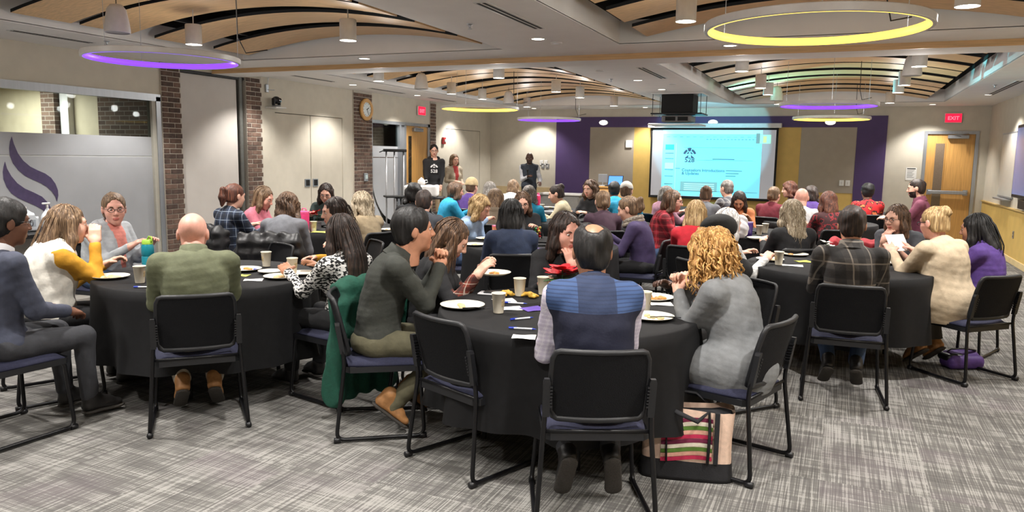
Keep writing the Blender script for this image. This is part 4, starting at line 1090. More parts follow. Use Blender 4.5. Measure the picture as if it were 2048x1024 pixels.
    F_ = Field(lo, hi, hv[2]); torso(F_); arms_(F_, upto=(.4 if short_sleeve else 1.))
    folds(F_, sd)
    F_.ell(nb+nu*.055+np.array([0,.012,0]), (.058,.06,.05), k=.01, sub=True)
    V, Q = F_.net(); mats = [top]; mi = None
    if sleeves is not None:
        c = V[Q].mean(1); dmin = np.full(len(c), 9.)
        for s in (-1,1):
            for a, b_ in ((S[s]+(E[s]-S[s])*.22, E[s]), (E[s], W[s])):
                ab = b_-a; t = np.clip(((c-a)@ab)/(ab@ab), 0, 1); dmin = np.minimum(dmin, np.linalg.norm(c-a-t[:,None]*ab, axis=1))
        mi = (dmin < .075*g**.4).astype(int); mats = [top, sleeves]
    if inner is not None or fore is not None:
        c = V[Q].mean(1); mi = np.zeros(len(c), int)
        if inner is not None:
            t = np.clip((c-hip)@u/Lt, 0, 1); mid = hip+t[:,None]*u*Lt; mi[(np.abs(c[:,0]) < .012+.055*t) & ((c-mid)[:,1] > .05) & (t > .2)] = 1; mats = [top, inner]
        if fore is not None:
            for s in (-1,1):
                ab = W[s]-E[s]; t = ((c-E[s])@ab)/(ab@ab); dd = np.linalg.norm(c-E[s]-t[:,None]*ab, axis=1); mi[(t > .3) & (dd < .07)] = 1
            mats = [top, fore]
    new_obj('top_garment', mesh_np('top_garment', V, Q, mats, mi), body)
    if vest is not None:
        F_ = Field(lo, hi, hv[2]); torso(F_, .018); F_.cap(S[-1]*.98+S[1]*.02, S[1]*.98+S[-1]*.02, .07, k=.03); folds(F_, sd+5, .004)
        for s in (-1,1): F_.cap(S[s]+np.array([s*.085,.02,-.01]), E[s]+np.array([s*.05,.02,0]), .07, .06, k=.02, sub=True)
        F_.ell(nb+nu*.05+np.array([0,.02,0]), (.066,.07,.055), k=.01, sub=True)
        V, Q = F_.net(); new_obj('vest', mesh_np('vest', V, Q, [vest]), body)
    if collar is not None:
        n = 18; ring = []; r0 = nr+.016
        b_ = MB(); c0 = nb+u*.0
        R2 = rotm(0, th+.15)
        rings = []
        for dz, dr in ((-.02,.028),(.012,.012),(.045,.006),(.046,.001),(.01,.004)):
            rings.append([tuple(c0+R2@np.array([(r0+dr)*cos(2*pi*k/n), (r0+dr)*1.05*sin(2*pi*k/n), dz-.02*max(0, sin(2*pi*k/n))])) for k in range(n)])
        b_.loft(rings, False, False); b_.build('collar', collar, body, smooth=True)
    if hood is not None:
        F_ = Field(nb-.25, nb+.2, hv[2]); pts = [nb+np.array([s_*.1*cos(a), -.045-.07*sin(a)+.03, .0+.01*sin(a)]) for s_, a in ((-1,0.),(-1,.6),(-1,1.2),(1,1.2),(1,.6),(1,0.))]
        for i in range(5): F_.cap(pts[i], pts[i+1], .034, .036, k=.03)
        F_.ell(nb+np.array([0,-.1,-.07]), (.09,.035,.07), k=.04); V, Q = F_.net(); new_obj('hood', mesh_np('hood', V, Q, [hood]), body)
    # ---- trousers and shoes
    if legs is not None:
        pts = [K[s] for s in (-1,1)]+[AN[s] for s in (-1,1)]+[hip]
        lo2 = np.min(pts, 0)-.17*g; hi2 = np.max(pts, 0)+.17*g; lo2[2] = .015
        F_ = Field(lo2, hi2, hv[3]); 
        if stand: F_.ell(hip+np.array([0,-.01,-.03]), (.17*g,.125*g,.13), k=.04)
        else: F_.ell(hip+np.array([0,0.0,-.03]), (.175*g,.13*g,.095), k=.04)
        for s in (-1,1):
            h0 = hip+np.array([s*.095*g,.02,-.03])
            F_.cap(h0, K[s], .088*g**.7*sc, .064*sc, k=.03); F_.cap(K[s], AN[s]+(K[s]-AN[s])*.12, .063*sc, .05*sc, k=.02)
        folds(F_, sd+9, .0035)
        if not stand: F_.plane((0,0,.452), (0,0,-1)) if False else None
        V, Q = F_.net(); new_obj('trousers', mesh_np('trousers', V, Q, [legs]), body)
        sm = shoe or M_SHOE
        if lod < 2 or stand:
            for s in (-1,1):
                tucked = (not stand) and AN[s][1] < .26
                pit = {True: radians(62 if (isinstance(feet, str) and feet == 'tuck') else 38), False: 0}[tucked]
                t_ = np.array([s*.12, cos(pit), -sin(pit)]); t_ = unit(t_); up = unit(np.array([0, sin(pit), cos(pit)])); sd_ = np.cross(t_, up); a = AN[s]
                heel = a-t_*.055-up*.045; R3 = np.stack([sd_, t_, up], 1); Ls = .265*sc
                lowz = min(heel[2]-.03, (heel+t_*Ls)[2]-.03)
                if lowz < .006: heel = heel+np.array([0,0,.006-lowz])
                mid = heel+t_*Ls*.5
                F_ = Field(mid-.24, mid+.24, .008 if lod == 0 else .011)
                F_.cap(heel+t_*.05+up*.02, heel+t_*(Ls-.05)+up*.008, .036, .034, k=.02, flat=(up, .75)); F_.cap(heel+t_*.05+up*.02, heel+t_*.06+up*.085, .034, .042, k=.03); F_.cap(heel+t_*.06+up*.07, heel+t_*.17+up*.03, .036, .03, k=.03)
                F_.plane(heel-up*.004, -up, 0.); V, Q = F_.net()
                so = new_obj('shoe', mesh_np('shoe', V, Q, [sm]), body)
                F_ = Field(mid-.24, mid+.24, .008 if lod == 0 else .011); F_.cap(heel+t_*.045-up*.014, heel+t_*(Ls-.045)-up*.014, .041, .043, k=.01, flat=(up, .32)); V, Q = F_.net()
                new_obj('sole', mesh_np('sole', V, Q, [M_SOLE]), so)
    # ---- hair
    if hair is not None:
        kw = dict(hairkw or {}); grav = R.T@np.array([0,0,-1.]); 
        V, Q = hair_field(hair, hv[0]*1.25, g=grav, seed=sd % 97, **kw)
        V = (V*hscale)@R.T+hc
        ho = new_obj('hair', mesh_np('hair', V, Q, [hm]), body)
        if strand:
            b_ = MB()
            if strand.get('bell'): curls(b_, strand['n'], grav, sd, strand['r'])
            else: strands(b_, strand.get('n',60), kw.get('L_',.3)*strand.get('lk',1.), grav, sd, wave=strand.get('wave',kw.get('wave',0)), curl=strand.get('curl',0), r=strand.get('r',.0035), vol=kw.get('vol',1.)*strand.get('vk',1.), spread=strand.get('spread',(-2.3,2.3)))
            b_.v = [tuple((np.array(p)*hscale)@R.T+hc) for p in b_.v]
            so = b_.build('hair_locks', hm, ho, smooth=True); so['kind'] = 'stuff'
    # ---- face details where the face can be seen
    fwd = R@np.array([0,1.,0]); fw = np.array([ch_*fwd[0]-sh_*fwd[1], sh_*fwd[0]+ch_*fwd[1]]); vd = unit(np.array([dv[0], dv[1]]))
    if fw@vd < .45:
        for s in (-1,1):
            b_ = MB(); c = np.array([s*.031,.0785,.004]); b_.cur = 0
            b_.lathe([(.0005,-.0075),(.006,-.006),(.0098,-.003),(.011,0),(.0098,.003),(.006,.006),(.0005,.0075)], 10, c)
            b_.cur = 1; b_.loft([[tuple(c+np.array([rr*cos(2*pi*k/8), yy, rr*sin(2*pi*k/8)-.001])) for k in range(8)] for rr, yy in ((.0052,.0098),(.004,.0112),(.001,.0118))], False, True); b_.cur = 0
            b_.v = [tuple((R@(np.array(p)*hscale))+hc) for p in b_.v]; b_.build('eye', [M_EYEW, M_IRIS], body, smooth=True)
            if hm is not None or beard is not None:
                b_ = MB(); b_.tube([(s*.016,.0905,.021),(s*.030,.0915,.0265),(s*.047,.080,.0225)], [.0035,.0042,.002], 6)
                b_.v = [tuple((R@(np.array(p)*hscale))+hc) for p in b_.v]; b_.build('eyebrow', hm or beard, body, smooth=True)
        if glasses:
            b_ = MB()
            for s in (-1,1):
                b_.tube([(s*.033+.023*cos(a), .106-.18*abs(s*.033+.023*cos(a))**1.6*2.2, .002+.0165*sin(a)) for a in np.linspace(0,2*pi,17)[:-1]], .0021, 5, closed=True)
                b_.tube([(s*.056,.094,.008),(s*.078,.06,.009),(s*.083,-.005,.008)], .002, 5)
            b_.tube([(-.011,.108,.006),(0,.1105,.008),(.011,.108,.006)], .002, 5)
            b_.v = [tuple((R@(np.array(p)*hscale))+hc) for p in b_.v]; b_.build('glasses', M_SPEC, body, smooth=True)
    elif glasses:
        b_ = MB()
        for s in (-1,1): b_.tube([(s*.056,.098,.008),(s*.078,.06,.009),(s*.084,-.012,.008)], .0028, 5); b_.tube([(s*.033+.023*cos(a), .102, .002+.0165*sin(a)) for a in np.linspace(0,2*pi,13)[:-1]], .0022, 5, closed=True)
        b_.v = [tuple((R@(np.array(p)*hscale))+hc) for p in b_.v]; b_.build('glasses', M_SPEC, body, smooth=True)
    fwdw = np.array([-sh_, ch_])
    if seat and not stand:
        lab = chair_label or ('black sled-base chair holding the %s' % label.split(',')[0])
        lab = ' '.join(lab.split()[:16])
        chair(rx+fwdw[0]*CHOFF+chair_shift[0], ry+fwdw[1]*CHOFF+chair_shift[1], head if chair_face is None else away-radians(chair_face), lab)
    def loc2w(p): return np.array([rx+ch_*p[0]-sh_*p[1], ry+sh_*p[0]+ch_*p[1], p[2]])
    info = dict(root=body, heading=head, pos=(rx, ry), hc=hc, W=W, E=E, S=S, nb=nb, hip=hip, R=R, hscale=hscale, w=loc2w, AN=AN, sp=sp)
    PEOPLE[key] = info; return info

# ------------------------------------------------------------------ the people in the room
H_BLACK = hairmat('hair_black', (15,13,13), (36,32,32)); H_DKBR = hairmat('hair_dark_brown', (38,27,23), (76,55,45)); H_BROWN = hairmat('hair_brown', (84,62,46), (138,106,80)); H_MIDBR = hairmat('hair_light_brown', (106,82,60), (158,130,100))
H_BLOND = hairmat('hair_blonde', (168,136,92), (222,196,148)); H_GOLD = hairmat('hair_golden', (176,128,68), (236,196,128)); H_RED = hairmat('hair_auburn', (82,46,34), (132,80,58)); H_GREY = hairmat('hair_grey', (110,104,98), (172,166,160)); H_WHITE = hairmat('hair_white', (186,182,180), (232,230,230)); H_ASH = hairmat('hair_ash_blonde', (150,134,110), (214,202,180)); H_BEARD = hairmat('beard_dark', (40,32,28), (80,66,58))
C_MUST = cloth('mustard', (206,150,42)); C_GREYH = cloth('grey_fleece', (160,164,168)); C_OLIVE = cloth('olive_sweater', (98,102,78)); C_SUIT = cloth('grey_suit', (60,64,80)); C_PINK = cloth('pink_sweater', (206,120,138)); C_GREYS = cloth('mid_grey', (110,112,118)); C_DKGRN = cloth('dark_green', (44,58,56)); C_BEIGEC = cloth('beige_coat', (150,134,108))
C_FLEECE = cloth('grey_green_fleece', (52,54,49)); C_BLACK = cloth('black_knit', (24,24,27)); C_NAVY = cloth('navy_sweater', (36,48,74)); C_LAV = pattern_mat('lavender_check','plaid',((206,200,214),(186,178,200),(222,218,228)),.02); C_WHITEV = cloth('white_quilt', (222,218,208), bump=.25, bscale=18); C_GREYC = cloth('grey_cardigan', (116,118,120)); C_CREAM = cloth('cream_cardigan', (190,172,146)); C_CHAR = cloth('charcoal_tee', (74,76,82)); C_PURPLE = cloth('purple_top', (84,58,130)); C_DKPUR = cloth('dark_purple', (62,50,86)); C_MAROON = cloth('maroon', (110,34,48)); C_PLUM = cloth('plum', (66,44,58)); C_BURG = cloth('burgundy', (112,56,76)); C_TEAL = cloth('turquoise', (40,150,190)); C_LBLUE = cloth('light_blue', (150,174,206)); C_BRNC = cloth('brown_coat', (112,98,82)); C_CREAMS = cloth('cream_sweater', (206,194,164)); C_LGREY = cloth('light_grey', (188,188,190)); C_RUST = cloth('rust_sweater', (196,122,78)); C_RED = cloth('red_sweater', (186,28,44)); C_LACE = pattern_mat('white_lace','knit',((172,172,172),(206,206,204)),.03); C_MAUVE = cloth('mauve', (168,124,140)); C_DKGREY = cloth('dark_grey_jacket', (60,62,68))
P_BLUE = pattern_mat('blue_plaid','plaid',((38,50,72),(18,22,34),(150,162,178)),.085); P_DARK = pattern_mat('dark_plaid','plaid',((62,58,56),(26,25,26),(134,126,116)),.14); P_RED = pattern_mat('red_plaid','plaid',((168,34,50),(74,20,28),(200,90,96)),.08); P_REDBLK = pattern_mat('red_black_check','patch',((58,28,30),(130,36,42),(30,20,22)),.06); P_REDFL = pattern_mat('red_floral','patch',((196,36,40),(60,20,24),(226,120,70)),.07); P_KNIT = pattern_mat('black_white_knit','knit',((20,20,22),(212,210,208)),.022); P_RUSTPL = pattern_mat('rust_plaid','plaid',((120,52,38),(50,28,26),(196,180,164)),.06); P_VEST = pattern_mat('blue_vest','vest',((17,21,44),(50,73,114),(27,37,63)),.93); P_GREYPL = pattern_mat('grey_plaid','plaid',((120,120,122),(70,72,80),(190,188,184)),.09)
LW = dict(L_=.30, wave=.3)
# --- left front table
person('p1', 14, 445, 62, 'man in a grey suit and glasses at the left edge of the picture', z=1.19, lean=6, sex='m', skin='brown', g=1.12, hair='short', hairmat_=H_BLACK, hairkw=dict(vol=1.06), top=C_SUIT, legs=M_GREYTR, arms={1:(.10,.36,.66),-1:(-.05,.36,.66)}, lod=0, glasses=True, collar=mat('collar_white',(226,226,230),.7,.02,30), hpitch=5, hyaw=-8, chair_label='black chair under the man in the grey suit')
person('p2', 138, 449, 78, 'woman in a white quilted vest with mustard sleeves, raising a hand to her mouth', z=1.11, lean=14, skin='fair', g=1.12, hair='long', hairmat_=H_MIDBR, hairkw=dict(L_=.27), strand=dict(n=70), top=C_MUST, vest=C_WHITEV, legs=M_BLKTR, arms='eat', lod=0, curl=(.6,.9), hpitch=4, chair_label='black chair under the woman with mustard sleeves')
person('p3', 228, 418, 135, 'smiling woman in a grey hooded sweatshirt and glasses facing the camera', z=1.1, lean=8, skin='pink', g=1.4, hair='bun', hairmat_=H_MIDBR, top=C_GREYH, hood=C_GREYH, legs=M_JEANS, arms={1:(.1,.36,.80),-1:(-.14,.34,.80)}, lod=0, glasses=True, hyaw=-38, hpitch=2, chair_label='black chair under the smiling woman in grey', inner=cloth('salmon_shirt',(206,128,116)), hs=1.08)
person('p4', 386, 468, 0, 'bald man in an olive sweater seen from behind', z=1.1, lean=12, sex='m', skin='pink', g=1.18, hair=None, top=C_OLIVE, collar=C_OLIVE, legs=M_STONE, feet='tuck2', shoe=M_BOOT, arms='table', lod=0, hyaw=-6, chair_label='black chair under the bald man in olive', hunch=0.65)
person('p5', 680, 468, 318, 'woman in a black and white knit with very long dark hair', z=1.075, lean=4, skin='olive', hair='long', hairmat_=H_DKBR, hairkw=dict(L_=.36), strand=dict(n=80), top=P_KNIT, legs=M_BLKTR, arms='table', lod=0, chair_label='black chair with a green coat hung over it', hunch=0.05)
person('p6', 668, 424, 255, 'woman in a mustard sweater with long brown hair leaning on her elbow', z=1.08, lean=14, skin='fair', hair='wavy', hairmat_=H_DKBR, hairkw=LW, strand=dict(n=60,wave=.7), top=C_MUST, legs=M_BLKTR, arms={-1:('px',612,530,.80),1:(.1,.32,.66)}, lod=0)
# --- left middle table
person('p7', 470, 392, 55, 'woman in a blue plaid shirt with an auburn ponytail', z=1.14, lean=6, skin='fair', hair='pony', hairmat_=H_RED, hairkw=dict(L_=.3), top=P_BLUE, legs=M_BLKTR, lod=1)
person('p8', 528, 396, 118, 'woman in a pink sweater with blonde hair looking down', z=1.08, lean=14, skin='pink', hair='long', hairmat_=H_MIDBR, hairkw=dict(L_=.2), strand=dict(n=40), top=C_PINK, legs=M_BLKTR, arms='write', lod=1, hpitch=22)
person('p9', 576, 414, 18, 'woman in a grey sweater with curly brown hair bending over the table', z=1.07, lean=30, skin='fair', g=1.15, hair='wavy', hairmat_=H_BROWN, hairkw=dict(L_=.14,wave=1.,vol=1.1), strand=dict(n=60,wave=1.2), top=C_GREYS, legs=M_BLKTR, lod=1, hpitch=25, chair_label='black chair with a black puffer jacket over its back')
person('p10', 652, 387, 190, 'woman in dark green with long dark hair and glasses, looking down', z=1.07, lean=10, skin='fair', hair='long', hairmat_=H_DKBR, hairkw=dict(L_=.2), strand=dict(n=40), top=C_DKGRN, legs=M_BLKTR, lod=1, glasses=True, hpitch=20)
person('p11', 722, 409, 322, 'woman in a beige coat with wavy blonde hair seen from behind', z=1.07, lean=10, skin='fair', hair='wavy', hairmat_=H_ASH, hairkw=dict(L_=.22,wave=.8,vol=1.08), strand=dict(n=60,wave=1.), top=C_BEIGEC, legs=M_BLKTR, lod=1)
# --- centre front table
person('p12', 828, 460, 86, 'man in a dark grey fleece with clasped hands, in profile', z=1.165, lean=18, sex='m', skin='tan', g=1.05, hair='short', hairmat_=H_BLACK, hairkw=dict(vol=1.06), top=C_FLEECE, collar=C_FLEECE, legs=M_OLIVETR, feet={1:np.array([.13,.06,.11]),-1:np.array([-.12,.2,.12])}, shoe=M_BOOT, arms='clasp', curl=(1.,1.), lod=0, hpitch=-2, hyaw=6, chair_label='black chair under the man in the grey fleece')
person('p13', 905, 478, 96, 'woman with long brown hair looking down at the plate she holds', z=1.06, lean=14, skin='fair', hair='long', hairmat_=H_BROWN, hairkw=dict(L_=.28), strand=dict(n=70), top=C_BLACK, fore=P_RUSTPL, legs=M_BLKTR, arms={1:('px',952,553,.86),-1:(-.1,.34,.84)}, lod=0, hpitch=32, chair_label='black chair under the woman holding a plate')
person('p14', 1132, 464, 178, 'woman in a black cardigan holding her hand to her mouth', z=1.11, lean=12, skin='pink', g=1.1, hair='wavy', hairmat_=H_DKBR, hairkw=dict(L_=.2,wave=.4), strand=dict(n=60,wave=.7), top=C_BLACK, legs=M_BLKTR, arms='chinL', lod=0, hyaw=30, hpitch=10, chair_label='black chair under the woman in the black cardigan')
person('p15', 1184, 503, 352, 'balding man in a blue vest with his back to the camera', z=1.17, lean=10, sex='m', skin='olive', g=1.1, hair='balding', hairmat_=H_BLACK, hairkw=dict(vol=1.02), top=C_LAV, sleeves=C_LAV, vest=P_VEST, collar=cloth('vest_collar',(26,32,54)), legs=M_GREYTR, feet='tuck', arms={1:(.09,.40,.80),-1:(-.13,.36,.80)}, lod=0, chair_label='black chair in the front centre under the man in the blue vest', sw=0.165, hunch=0.3)
person('p16', 1418, 508, 296, 'woman with curly golden hair in a long grey cardigan', z=1.1, lean=14, skin='fair', g=1.1, hair='curly', hairmat_=H_GOLD, hairkw=dict(L_=.12,vol=1.18), strand=dict(n=300,curl=1.,r=.0045,spread=(-3.14,3.14),bell=1), top=C_GREYC, long_hem=0.15, legs=M_BLKTR, arms='clasp', curl=(.9,.9), lod=0, feet='back', shoe=M_BOOT, chair_label='black chair under the woman with curly golden hair', hunch=0.35)
person('p17', 1432, 476, 228, 'person in a black beret resting a hand on the table, mostly hidden', z=1.1, lean=10, skin='dark', hair='short', hairmat_=H_BLACK, top=C_BLACK, legs=M_BLKTR, arms={1:('px',1335,570,.80),-1:(-.15,.38,.8)}, lod=1, chair_label='black chair under the person in the black beret')
# --- right front table
person('p18', 1704, 450, 356, 'man in a dark plaid flannel shirt seen from behind', z=1.17, lean=10, sex='m', skin='tan', g=1.05, hair='short', hairmat_=H_DKBR, hairkw=dict(vol=1.03), top=P_DARK, collar=P_DARK, legs=M_JEANS, feet='tuck2', arms='table', lod=0, chair_label='black chair under the man in dark plaid')
person('p19', 1868, 446, 310, 'woman in a long cream cardigan with a blonde bun, holding a paper', z=1.14, lean=12, skin='pink', g=1.32, hair='bun', hairmat_=H_BLOND, top=C_CREAM, long_hem=0.2, legs=M_JEANS, feet='tuck2', shoe=M_BOOT, arms={1:(.12,.42,.88),-1:(-.12,.42,.88)}, glasses=True, lod=0, chair_label='black chair under the woman in the cream cardigan', chair_shift=(.16,-.06))
person('p20', 1792, 437, 205, 'woman in a charcoal tee and glasses leaning her cheek on her hand', z=1.08, lean=16, skin='fair', g=1.15, hair='wavy', hairmat_=H_BROWN, hairkw=dict(L_=.18,wave=.4), strand=dict(n=50,wave=.7), top=C_CHAR, legs=M_BLKTR, arms='chin', glasses=True, lod=0, hyaw=-12, short_sleeve=True, chair_label='black chair under the woman leaning on her hand')
person('p21', 1950, 458, 285, 'woman with long straight black hair in a purple top', z=1.06, lean=8, skin='tan', hair='long', hairmat_=H_BLACK, hairkw=dict(L_=.38), strand=dict(n=70), top=C_PURPLE, legs=M_BLKTR, lod=0, chair_label='black chair under the woman with long black hair', chair_face=195, g=1.12, chair_shift=(-.12,.05))
person('p22', 1583, 428, 338, 'woman with very long wavy ash blonde hair and a black vest', z=1.1, lean=8, skin='fair', hair='wavy', hairmat_=H_ASH, hairkw=dict(L_=.44,wave=.9,vol=1.06), strand=dict(n=90,wave=1.3), top=C_BLACK, legs=M_JEANS, lod=1)
person('p23', 1457, 449, 48, 'woman with long white hair and a white lace shawl', z=1.08, lean=10, skin='fair', hair='long', hairmat_=H_WHITE, hairkw=dict(L_=.24), strand=dict(n=60), top=C_LACE, legs=M_BLKTR, lod=1)
# --- right far tables
person('p24', 1832, 377, 272, 'bearded man in a burgundy shirt sitting upright before the exit door', z=1.24, lean=2, sex='m', skin='fair', g=1.1, hair='short', hairmat_=H_DKBR, top=C_BURG, collar=C_BURG, legs=M_GREYTR, beard=H_BEARD, lod=2)
person('p25', 1735, 384, 348, 'man in a red floral shirt with dark hair seen from behind', z=1.14, lean=6, sex='m', skin='brown', hair='short', hairmat_=H_BLACK, hairkw=dict(vol=1.1), top=P_REDFL, legs=M_BLKTR, lod=2)
person('p26', 1656, 403, 335, 'woman in a red and black check with auburn hair, facing away', z=1.12, lean=8, skin='fair', hair='wavy', hairmat_=H_RED, hairkw=dict(L_=.18,wave=.4), top=P_REDBLK, legs=M_BLKTR, lod=2)
person('p27', 1548, 391, 20, 'person in a maroon sweater with streaked hair, before the bald man', z=1.1, lean=8, skin='fair', g=1.15, hair='pony', hairmat_=H_MIDBR, hairkw=dict(L_=.14), top=C_MAROON, legs=M_BLKTR, lod=2)
person('p28', 1578, 379, 265, 'person with a brown curly crop behind the bald man', z=1.14, lean=6, skin='fair', hair='wavy', hairmat_=H_RED, hairkw=dict(L_=.1,wave=.8,vol=1.1), top=C_PLUM, legs=M_BLKTR, lod=2)
person('p29', 1603, 396, 350, 'bald man with a pink scalp among the far right group', z=1.12, lean=8, sex='m', skin='pink', hair=None, top=C_LGREY, legs=M_BLKTR, lod=2)
person('p30', 1621, 389, 340, 'person in a purple shirt with short dark curls beside the bald man', z=1.1, lean=8, skin='tan', hair='wavy', hairmat_=H_DKBR, hairkw=dict(L_=.08,wave=.8,vol=1.08), top=C_PURPLE, legs=M_BLKTR, lod=2)
person('p32', 1346, 402, 92, 'woman in a red plaid shirt and glasses facing right', z=1.12, lean=10, skin='pink', g=1.15, hair='wavy', hairmat_=H_BROWN, hairkw=dict(L_=.12,wave=.4), top=P_RED, legs=M_JEANS, glasses=True, lod=1, arms='write')
person('p33', 1334, 389, 60, 'person in mauve almost hidden behind the woman in red plaid', z=1.08, lean=6, skin='fair', hair='long', hairmat_=H_GREY, hairkw=dict(L_=.1), top=C_MAUVE, legs=M_BLKTR, lod=2)
person('p34', 1392, 428, 8, 'woman with a straight blonde bob and a red sweater seen from behind', z=1.08, lean=8, skin='fair', hair='bob', hairmat_=H_BLOND, hairkw=dict(L_=.12), strand=dict(n=50), top=C_RED, legs=M_BLKTR, lod=1)
person('p35', 1412, 390, 5, 'person with pinned up brown hair seen from behind before the screen', z=1.1, lean=8, skin='fair', hair='bun', hairmat_=H_BROWN, top=C_GREYS, legs=M_BLKTR, lod=2)
person('p36', 1453, 377, 318, 'man with short grey hair in a grey plaid shirt before the screen', z=1.16, lean=4, sex='m', skin='fair', hair='short', hairmat_=H_GREY, top=P_GREYPL, legs=M_BLKTR, lod=2)
person('p37', 1478, 401, 182, 'woman in a rust sweater bending her head over the table', z=1.04, lean=24, skin='tan', hair='long', hairmat_=H_DKBR, hairkw=dict(L_=.2), top=C_RUST, legs=M_BLKTR, lod=1, hpitch=38)
person('p38', 1253, 383, 10, 'man in a white cap and turquoise shirt seen from behind', z=1.12, lean=6, sex='m', skin='fair', hair='short', hairmat_=H_BROWN, top=C_TEAL, legs=M_BLKTR, lod=2)
person('p39', 1228, 380, 350, 'person with short black hair beside the white-capped man', z=1.09, lean=6, sex='m', skin='brown', hair='short', hairmat_=H_BLACK, hairkw=dict(vol=1.08), top=C_TEAL, legs=M_BLKTR, lod=2)
person('p40', 1180, 378, 215, 'woman with long curly brown hair facing left of the camera', z=1.14, lean=6, skin='fair', hair='wavy', hairmat_=H_BROWN, hairkw=dict(L_=.22,wave=1.,vol=1.1), strand=dict(n=40,wave=1.3), top=C_BLACK, legs=M_BLKTR, lod=2)
person('p41', 1205, 404, 350, 'woman with a brown ponytail in a maroon-grey sweater seen from behind', z=1.1, lean=8, skin='fair', hair='pony', hairmat_=H_MIDBR, hairkw=dict(L_=.18), top=C_PLUM, legs=M_BLKTR, lod=1)
person('p42', 1256, 418, 284, 'woman with a blonde ponytail, scarf and purple sweater facing left', z=1.09, lean=16, skin='fair', hair='pony', hairmat_=H_MIDBR, hairkw=dict(L_=.14), top=C_DKPUR, legs=M_BLKTR, arms='write', lod=1, hpitch=20)
# --- middle and far left tables
person('p43', 1022, 430, 355, 'woman with black hair in a navy sweater seen from behind', z=1.1, lean=8, skin='tan', g=1.15, hair='bob', hairmat_=H_BLACK, hairkw=dict(L_=.14,vol=1.06), strand=dict(n=50,wave=.5), top=C_NAVY, legs=M_BLKTR, lod=1, chair_label='black chair under the woman in the navy sweater')
person('p44', 1045, 406, 178, 'woman in black with glasses facing the camera', z=1.065, lean=8, skin='fair', hair='long', hairmat_=H_BROWN, hairkw=dict(L_=.2), strand=dict(n=40), top=C_BLACK, legs=M_BLKTR, glasses=True, lod=1, hpitch=14)
person('p45', 961, 416, 112, 'woman with blonde waves in light blue, looking down', z=1.06, lean=22, skin='fair', hair='wavy', hairmat_=H_BLOND, hairkw=dict(L_=.14,wave=.6,vol=1.06), strand=dict(n=60,wave=1.), top=C_LBLUE, legs=M_JEANS, arms={1:('px',1000,432,.93),-1:(-.12,.36,.80)}, lod=1, hpitch=24)
person('p46', 992, 398, 25, 'person in a brown coat behind the blonde woman', z=1.08, lean=16, skin='fair', hair='long', hairmat_=H_MIDBR, hairkw=dict(L_=.2), top=C_BRNC, hood=C_BRNC, legs=M_BLKTR, lod=1)
person('p47', 912, 382, 72, 'woman in a turquoise shirt with short curls and glasses, facing right', z=1.1, lean=12, skin='pink', g=1.1, hair='bob', hairmat_=H_BROWN, hairkw=dict(L_=.03,vol=1.04), top=C_TEAL, legs=M_BLKTR, glasses=True, lod=2)
person('p48', 944, 374, 30, 'person in a purple jacket with a tan beanie', z=1.12, lean=8, skin='fair', hair='short', hairmat_=H_BROWN, top=C_PURPLE, legs=M_BLKTR, lod=2)
person('p49', 980, 380, 15, 'person with long grey hair between the purple jacket and the brown coat', z=1.1, lean=8, skin='fair', hair='long', hairmat_=H_GREY, hairkw=dict(L_=.16), top=C_DKGREY, legs=M_BLKTR, lod=2)
person('p50', 1027, 374, 20, 'person in a light grey top bending forward before the speaker', z=1.08, lean=20, skin='fair', hair='wavy', hairmat_=H_MIDBR, hairkw=dict(L_=.14,wave=.4), top=C_LGREY, legs=M_BLKTR, lod=2)
person('p51', 1058, 390, 10, 'person in turquoise with grey hair behind the woman in black', z=1.1, lean=8, skin='fair', hair='long', hairmat_=H_GREY, hairkw=dict(L_=.1), top=C_TEAL, legs=M_BLKTR, lod=2)
person('p52', 1112, 388, 275, 'woman with a dark bun in a cream sweater facing left', z=1.08, lean=10, skin='fair', hair='bun', hairmat_=H_DKBR, top=C_CREAMS, legs=M_BLKTR, lod=1, hpitch=16)
person('p53', 848, 404, 10, 'man with dark brown hair in a dark grey jacket seen from behind', z=1.09, lean=8, sex='m', skin='fair', hair='short', hairmat_=H_DKBR, top=C_DKGREY, legs=M_BLKTR, lod=1)
person('p54', 828, 388, 5, 'person with black hair in a black coat left of the man in grey', z=1.12, lean=8, skin='tan', hair='wavy', hairmat_=H_BLACK, hairkw=dict(L_=.06,vol=1.12,wave=.7), top=C_BLACK, legs=M_BLKTR, lod=2)
# --- standing
person('s55', 868, 301, 178, 'man in a black hooded sweatshirt and glasses standing by the door', z=1.69, lean=0, sex='m', skin='fair', hair='short', hairmat_=H_BLACK, top=C_BLACK, hood=C_BLACK, legs=M_KHAKI, arms={1:(.14,.17,.95),-1:(-.14,.17,.95)}, glasses=True, stand=True, dist=14.35, lod=1)
person('s56', 909, 322, 150, 'woman in a pale grey-brown jacket standing by the left wall', z=1.5, lean=0, skin='fair', hair='long', hairmat_=H_MIDBR, hairkw=dict(L_=.12), top=cloth('pale_jacket',(176,164,144)), legs=M_BLKTR, arms={1:(.08,.2,1.02),-1:(-.1,.2,1.0)}, stand=True, dist=15.3, lod=1, inner=cloth('red_floral_top',(170,60,60)))
person('s57', 1059, 320, 182, 'speaker in a dark vest with a microphone, standing at the back wall', z=1.56, lean=0, sex='m', skin='dark', hair=None, top=cloth('shirt_grey',(176,176,180)), sleeves=cloth('shirt_grey',(176,176,180)), vest=cloth('vest_dark',(34,40,50)), legs=M_BLKTR, arms={1:(.02,.24,1.14),-1:(-.26,.2,1.0)}, curl=(.4,1.), beard=H_BEARD, stand=True, dist=16.6, lod=1)

